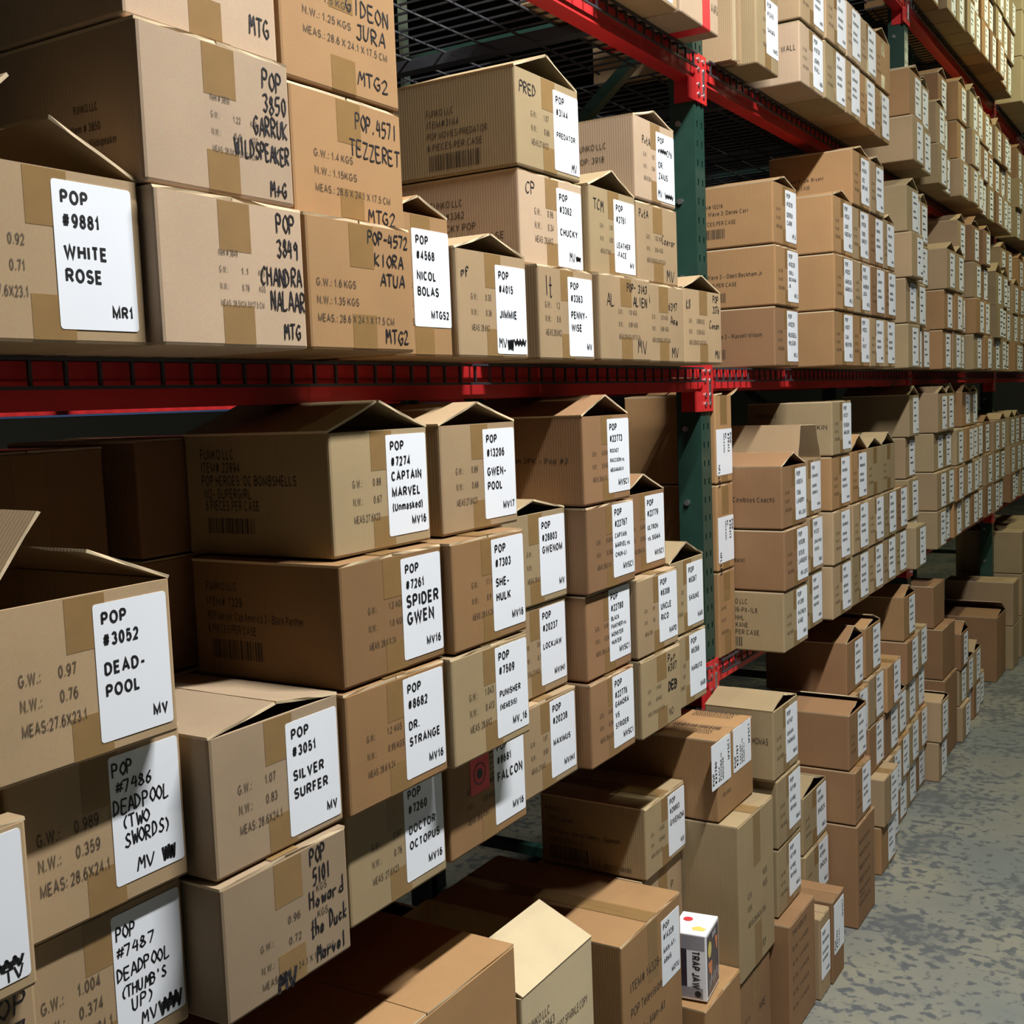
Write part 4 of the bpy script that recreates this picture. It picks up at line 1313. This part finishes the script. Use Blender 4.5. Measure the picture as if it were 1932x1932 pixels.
for si, (a, b, x, n, tp) in enumerate(((4.11, 4.325, .14, 2, 'closed'), (4.335, 4.55, .10, 4, 'closed'), (4.56, 4.78, .08, 3, 'roof'), (4.79, 5.0, .07, 5, 'roof'), (5.01, 5.22, .06, 4, 'closed'))):
    stack(GZ, [dict(x=x + (.012 if q % 2 else 0), y0=a, y1=b, c=('brown', 'orange', 'tan', 'olive', 'tan')[(q + int(a * 10)) % 5], lab=dict(dash=70 + q + int(a * 10) % 9), top=tp if q == n - 1 else 'closed',
                    label=LB2 % ('lowest' if q == 0 else ORD[q] + ' up', ORD[si]), group=G2) for q in range(n)])
# tan stack on top of the two-high stack
stack(GZ + .36, [dict(x=.10, y0=4.11, y1=4.325, c='brown', lab=dict(dash=81), label=LB2 % ('third up', 'first'), group=G2), dict(x=.10, y0=4.11, y1=4.33, c='tan', lab=dict(dash=82), label=LB2 % ('fourth up', 'first'), group=G2),
                 dict(x=.09, y0=4.11, y1=4.33, c='orange', top='open', ang=(.15, .3), lab=dict(dash=83), label=LB2 % ('fifth up', 'first'), group=G2)])


# ------------------------------------------------------------------ farther bays
class Heap:
    """the many farthest cartons, joined: bodies, raised flaps, stickers and print lines by material"""

    def __init__(s):
        s.p = {}

    def of(s, m):
        return s.p.setdefault(m.name, (m, MB()))[1]

    def carton(s, x, y0, y1, z, h, c, top, ang, seed):
        m = s.of(CB[c])
        D = .286
        m.box((x - D, y0, z), (x, y1, z + h))
        Wd = y1 - y0
        if top != 'closed':
            for sg, yh, a in ((1, y0, ang[0]), (-1, y1, ang[1])):
                e = (yh + sg * Wd / 2 * math.cos(a), z + h + .004 + Wd / 2 * math.sin(a))
                vs = [(xx, yy, zz + d) for d in (0, .004) for (xx, yy, zz) in ((x - D, yh, z + h + .001), (x, yh, z + h + .001), (x, e[0], e[1]), (x - D, e[0], e[1]))]
                m.add(vs, [(0, 1, 2, 3), (7, 6, 5, 4), (0, 4, 5, 1), (1, 5, 6, 2), (2, 6, 7, 3), (3, 7, 4, 0)])
        u0 = y1 - .012 - (seed % 3) * .012 - LW
        v0 = z + .010
        s.of(WHITE).box((x + .0001, u0, v0), (x + .0009, u0 + LW, v0 + LH))
        rr = random.Random(seed)
        k = s.of(INK)
        for vv in (.88, .73, .51, .36, .1):
            w = rr.uniform(.03, .07)
            a = u0 + .011 if vv > .2 else u0 + LW - .01 - w
            k.box((x + .0010, a, v0 + LH * vv - .004), (x + .0013, a + w, v0 + LH * vv + .004))

    def out(s, name):
        me = bpy.data.meshes.new(name)
        V, Fc, mi = [], [], []
        for i, (m, mb) in enumerate(s.p.values()):
            o = len(V)
            V += mb.v
            Fc += [tuple(q + o for q in f) for f in mb.f]
            mi += [i] * len(mb.f)
            me.materials.append(m)
        me.from_pydata(V, [], Fc)
        for p, i in zip(me.polygons, mi):
            p.material_index = i
        return link(name, me)


HEAP = Heap()


def far_row(level, where, cols, seed, bay):
    rr = random.Random(seed)
    for k, (a, b, x, n, tp) in enumerate(cols):
        pal = [rr.choice(('tan', 'olive', 'orange', 'olive', 'tan', 'brown')) for _ in range(n)]
        its = []
        z = level + .0008
        for q in range(n):
            top = tp if q == n - 1 else 'closed'
            it = dict(x=x + rr.uniform(-.012, .012), y0=a, y1=b, c=pal[q], far=rr.randrange(60), top=top, apex=rr.choice((.025, .035)),
                      label='distant carton, %s in %s %s stack %s' % ('lowest' if q == 0 else ORD[q] + ' up', ORD[k], where, bay), group='cartons on the %s %s' % (where, bay))
            ang = (rr.uniform(.2, .5), rr.uniform(.2, .45))
            if top == 'open':
                it['ang'] = ang
            if a > 6.8:
                HEAP.carton(it['x'], a, b, z, .178, it['c'], top, ang if top == 'open' else (.3, .3), it['far'])
            its.append(it)
            z += .1794
        if a <= 6.8:
            stack(level, its)


B3 = 'around the second upright'
far_row(L2, 'middle-shelf', [(4.80, 5.015, .095, 4, 'roof'), (5.02, 5.235, .06, 4, 'roof'), (5.24, 5.415, .04, 4, 'open'), (5.535, 5.75, .09, 3, 'open'), (5.76, 5.98, .09, 3, 'roof'), (5.99, 6.20, .06, 4, 'roof')], 3, B3)
far_row(L2, 'middle-shelf', [(6.21, 6.44, .10, 4, 'open'), (6.45, 6.67, .10, 4, 'roof'), (6.90, 7.12, .09, 3, 'open'), (7.13, 7.35, .09, 3, 'open'), (7.36, 7.58, .05, 4, 'roof'), (7.59, 7.77, .05, 4, 'closed'), (7.88, 8.1, .05, 3, 'roof'), (8.11, 8.33, .05, 4, 'roof'), (8.34, 8.56, .05, 4, 'roof'), (8.57, 8.8, .05, 4, 'closed')], 4, 'in the far bays')
far_row(L3, 'upper-shelf', [(4.90, 5.12, .085, 2, 'open'), (5.13, 5.34, .07, 2, 'open'), (5.535, 5.75, .06, 2, 'roof'), (5.76, 5.97, .03, 3, 'open'), (5.98, 6.2, .07, 3, 'roof')], 5, B3)
far_row(L3, 'upper-shelf', [(6.21, 6.43, .08, 3, 'open'), (6.44, 6.66, .07, 3, 'roof'), (6.67, 6.89, .06, 3, 'closed'), (6.90, 7.12, .05, 3, 'roof'), (7.13, 7.35, .05, 3, 'open'), (7.36, 7.58, .05, 3, 'closed'), (7.59, 7.77, .05, 3, 'closed'), (7.88, 8.1, .06, 3, 'roof'), (8.11, 8.33, .06, 3, 'closed'), (8.34, 8.56, .06, 3, 'roof'), (8.57, 8.8, .06, 3, 'roof')], 6, 'in the far bays')
far_row(L4, 'topmost-shelf', [(5.54, 5.75, .03, 2, 'closed'), (5.76, 5.97, .07, 2, 'closed'), (5.98, 6.19, .06, 2, 'closed'), (6.2, 6.41, .07, 3, 'closed'), (6.42, 6.63, .06, 3, 'closed'), (6.64, 6.85, .07, 3, 'closed'), (6.86, 7.07, .06, 3, 'closed'), (7.08, 7.3, .07, 3, 'closed'), (7.31, 7.53, .06, 3, 'closed'), (7.54, 7.77, .06, 3, 'closed')], 7, 'past the second upright')
for k, (a, b) in enumerate(((7.90, 8.22), (8.24, 8.56), (8.58, 8.9))):
    stack(L4, [dict(x=.09, y0=a, y1=b, h=.27, c='cream', D=.45, tape=False, side=[('PORTLAND', .5, .6, .08, .3)] if k < 0 else (), label='large pale carton stacked on the topmost shelf at the far end of the racking', group='large pale cartons at the far end') for q in range(4)])
far_row(L1, 'lower-shelf', [(4.90, 5.09, .10, 1, 'closed'), (5.11, 5.30, .02, 4, 'roof'), (5.535, 5.75, .05, 4, 'open'), (5.76, 5.97, .04, 4, 'open'), (5.98, 6.18, .05, 3, 'closed')], 8, B3)
far_row(L1, 'lower-shelf', [(6.28, 6.5, .04, 4, 'open'), (6.51, 6.73, .03, 4, 'roof'), (6.74, 6.96, .03, 3, 'closed'), (6.97, 7.19, .03, 3, 'roof'), (7.2, 7.42, .03, 3, 'closed'), (7.43, 7.65, .03, 3, 'roof'), (7.88, 8.1, .03, 3, 'roof'), (8.11, 8.33, .03, 3, 'roof'), (8.34, 8.56, .03, 3, 'closed')], 9, 'in the far bays')
# floor, far bays
big = 'large plain brown carton on the floor past the second upright'
stack(GZ, [dict(x=.08, y0=5.565, y1=5.86, h=.38, c='brown', D=.5, tape=False, label=big, group='large brown floor cartons past the second upright'),
           dict(x=.07, y0=5.565, y1=5.86, h=.24, c='brown', D=.5, tape=False, label=big, group='large brown floor cartons past the second upright'),
           dict(x=.03, y0=5.565, y1=5.82, h=.20, c='brown', D=.45, tape=False, label=big, group='large brown floor cartons past the second upright')])
far_row(GZ, 'floor', [(5.23, 5.41, .12, 2, 'open'), (5.88, 6.09, .09, 3, 'open'), (6.10, 6.31, .07, 2, 'open'), (6.32, 6.53, .08, 2, 'open'), (6.54, 6.75, .06, 1, 'closed')], 10, 'past the second upright')
stack(GZ, [dict(x=.06, y0=7.18, y1=7.52, h=.38, c='brown', D=.42, top='open', ang=(.15, .4), tape=False, label='wide brown carton on the floor with an ajar lid near the far end')])
for k, (a, n) in enumerate(((7.54, 2), (7.9, 3), (8.25, 3), (8.6, 3))):
    stack(GZ, [dict(x=.10, y0=a, y1=a + .22 if k == 0 else a + .32, h=.27, c=('olive', 'tan')[q % 2], D=.4, tape=False, label='large carton in the farthest floor stacks', group='large cartons in the farthest floor stacks') for q in range(n)])
# rack standing back to back behind
o = HEAP.out('distant_cartons')
o['kind'] = 'stuff'
tag(o, 'rows of distant stickered cartons crowding the shelves of the farthest bay', 'boxes')
for lv in (L2, L3):
    mb = MB()
    mb.box((-2.3, .3, lv - .07), (-1.30, 10.2, lv - .004))
    o = link('rear_shelf', mb.mesh('rear_shelf', BLUE))
    tag(o, 'dark blue shelf of the rack standing behind, on the %s level' % LVN[lv], 'shelf')
    for q in range(4):
        y0 = .9 + q * .62
        stack(lv - .0035, [dict(x=-1.32, y0=y0, y1=y0 + .56, h=.34, c=('tan', 'brown', 'pale')[q % 3], D=.4, tape=False, label='unlit large carton on the rack standing back to back behind', group='cartons on the rack behind')])
for yy in (.2, 3.3, 10.3):
    mb = MB()
    mb.box((-1.295, yy - .04, 0), (-1.235, yy + .04, 5.2))
    o = link('rear_upright', mb.mesh('rear_upright', GREEN))
    tag(o, 'dark upright of the rack standing back to back behind', 'upright', 'uprights of the rack behind')
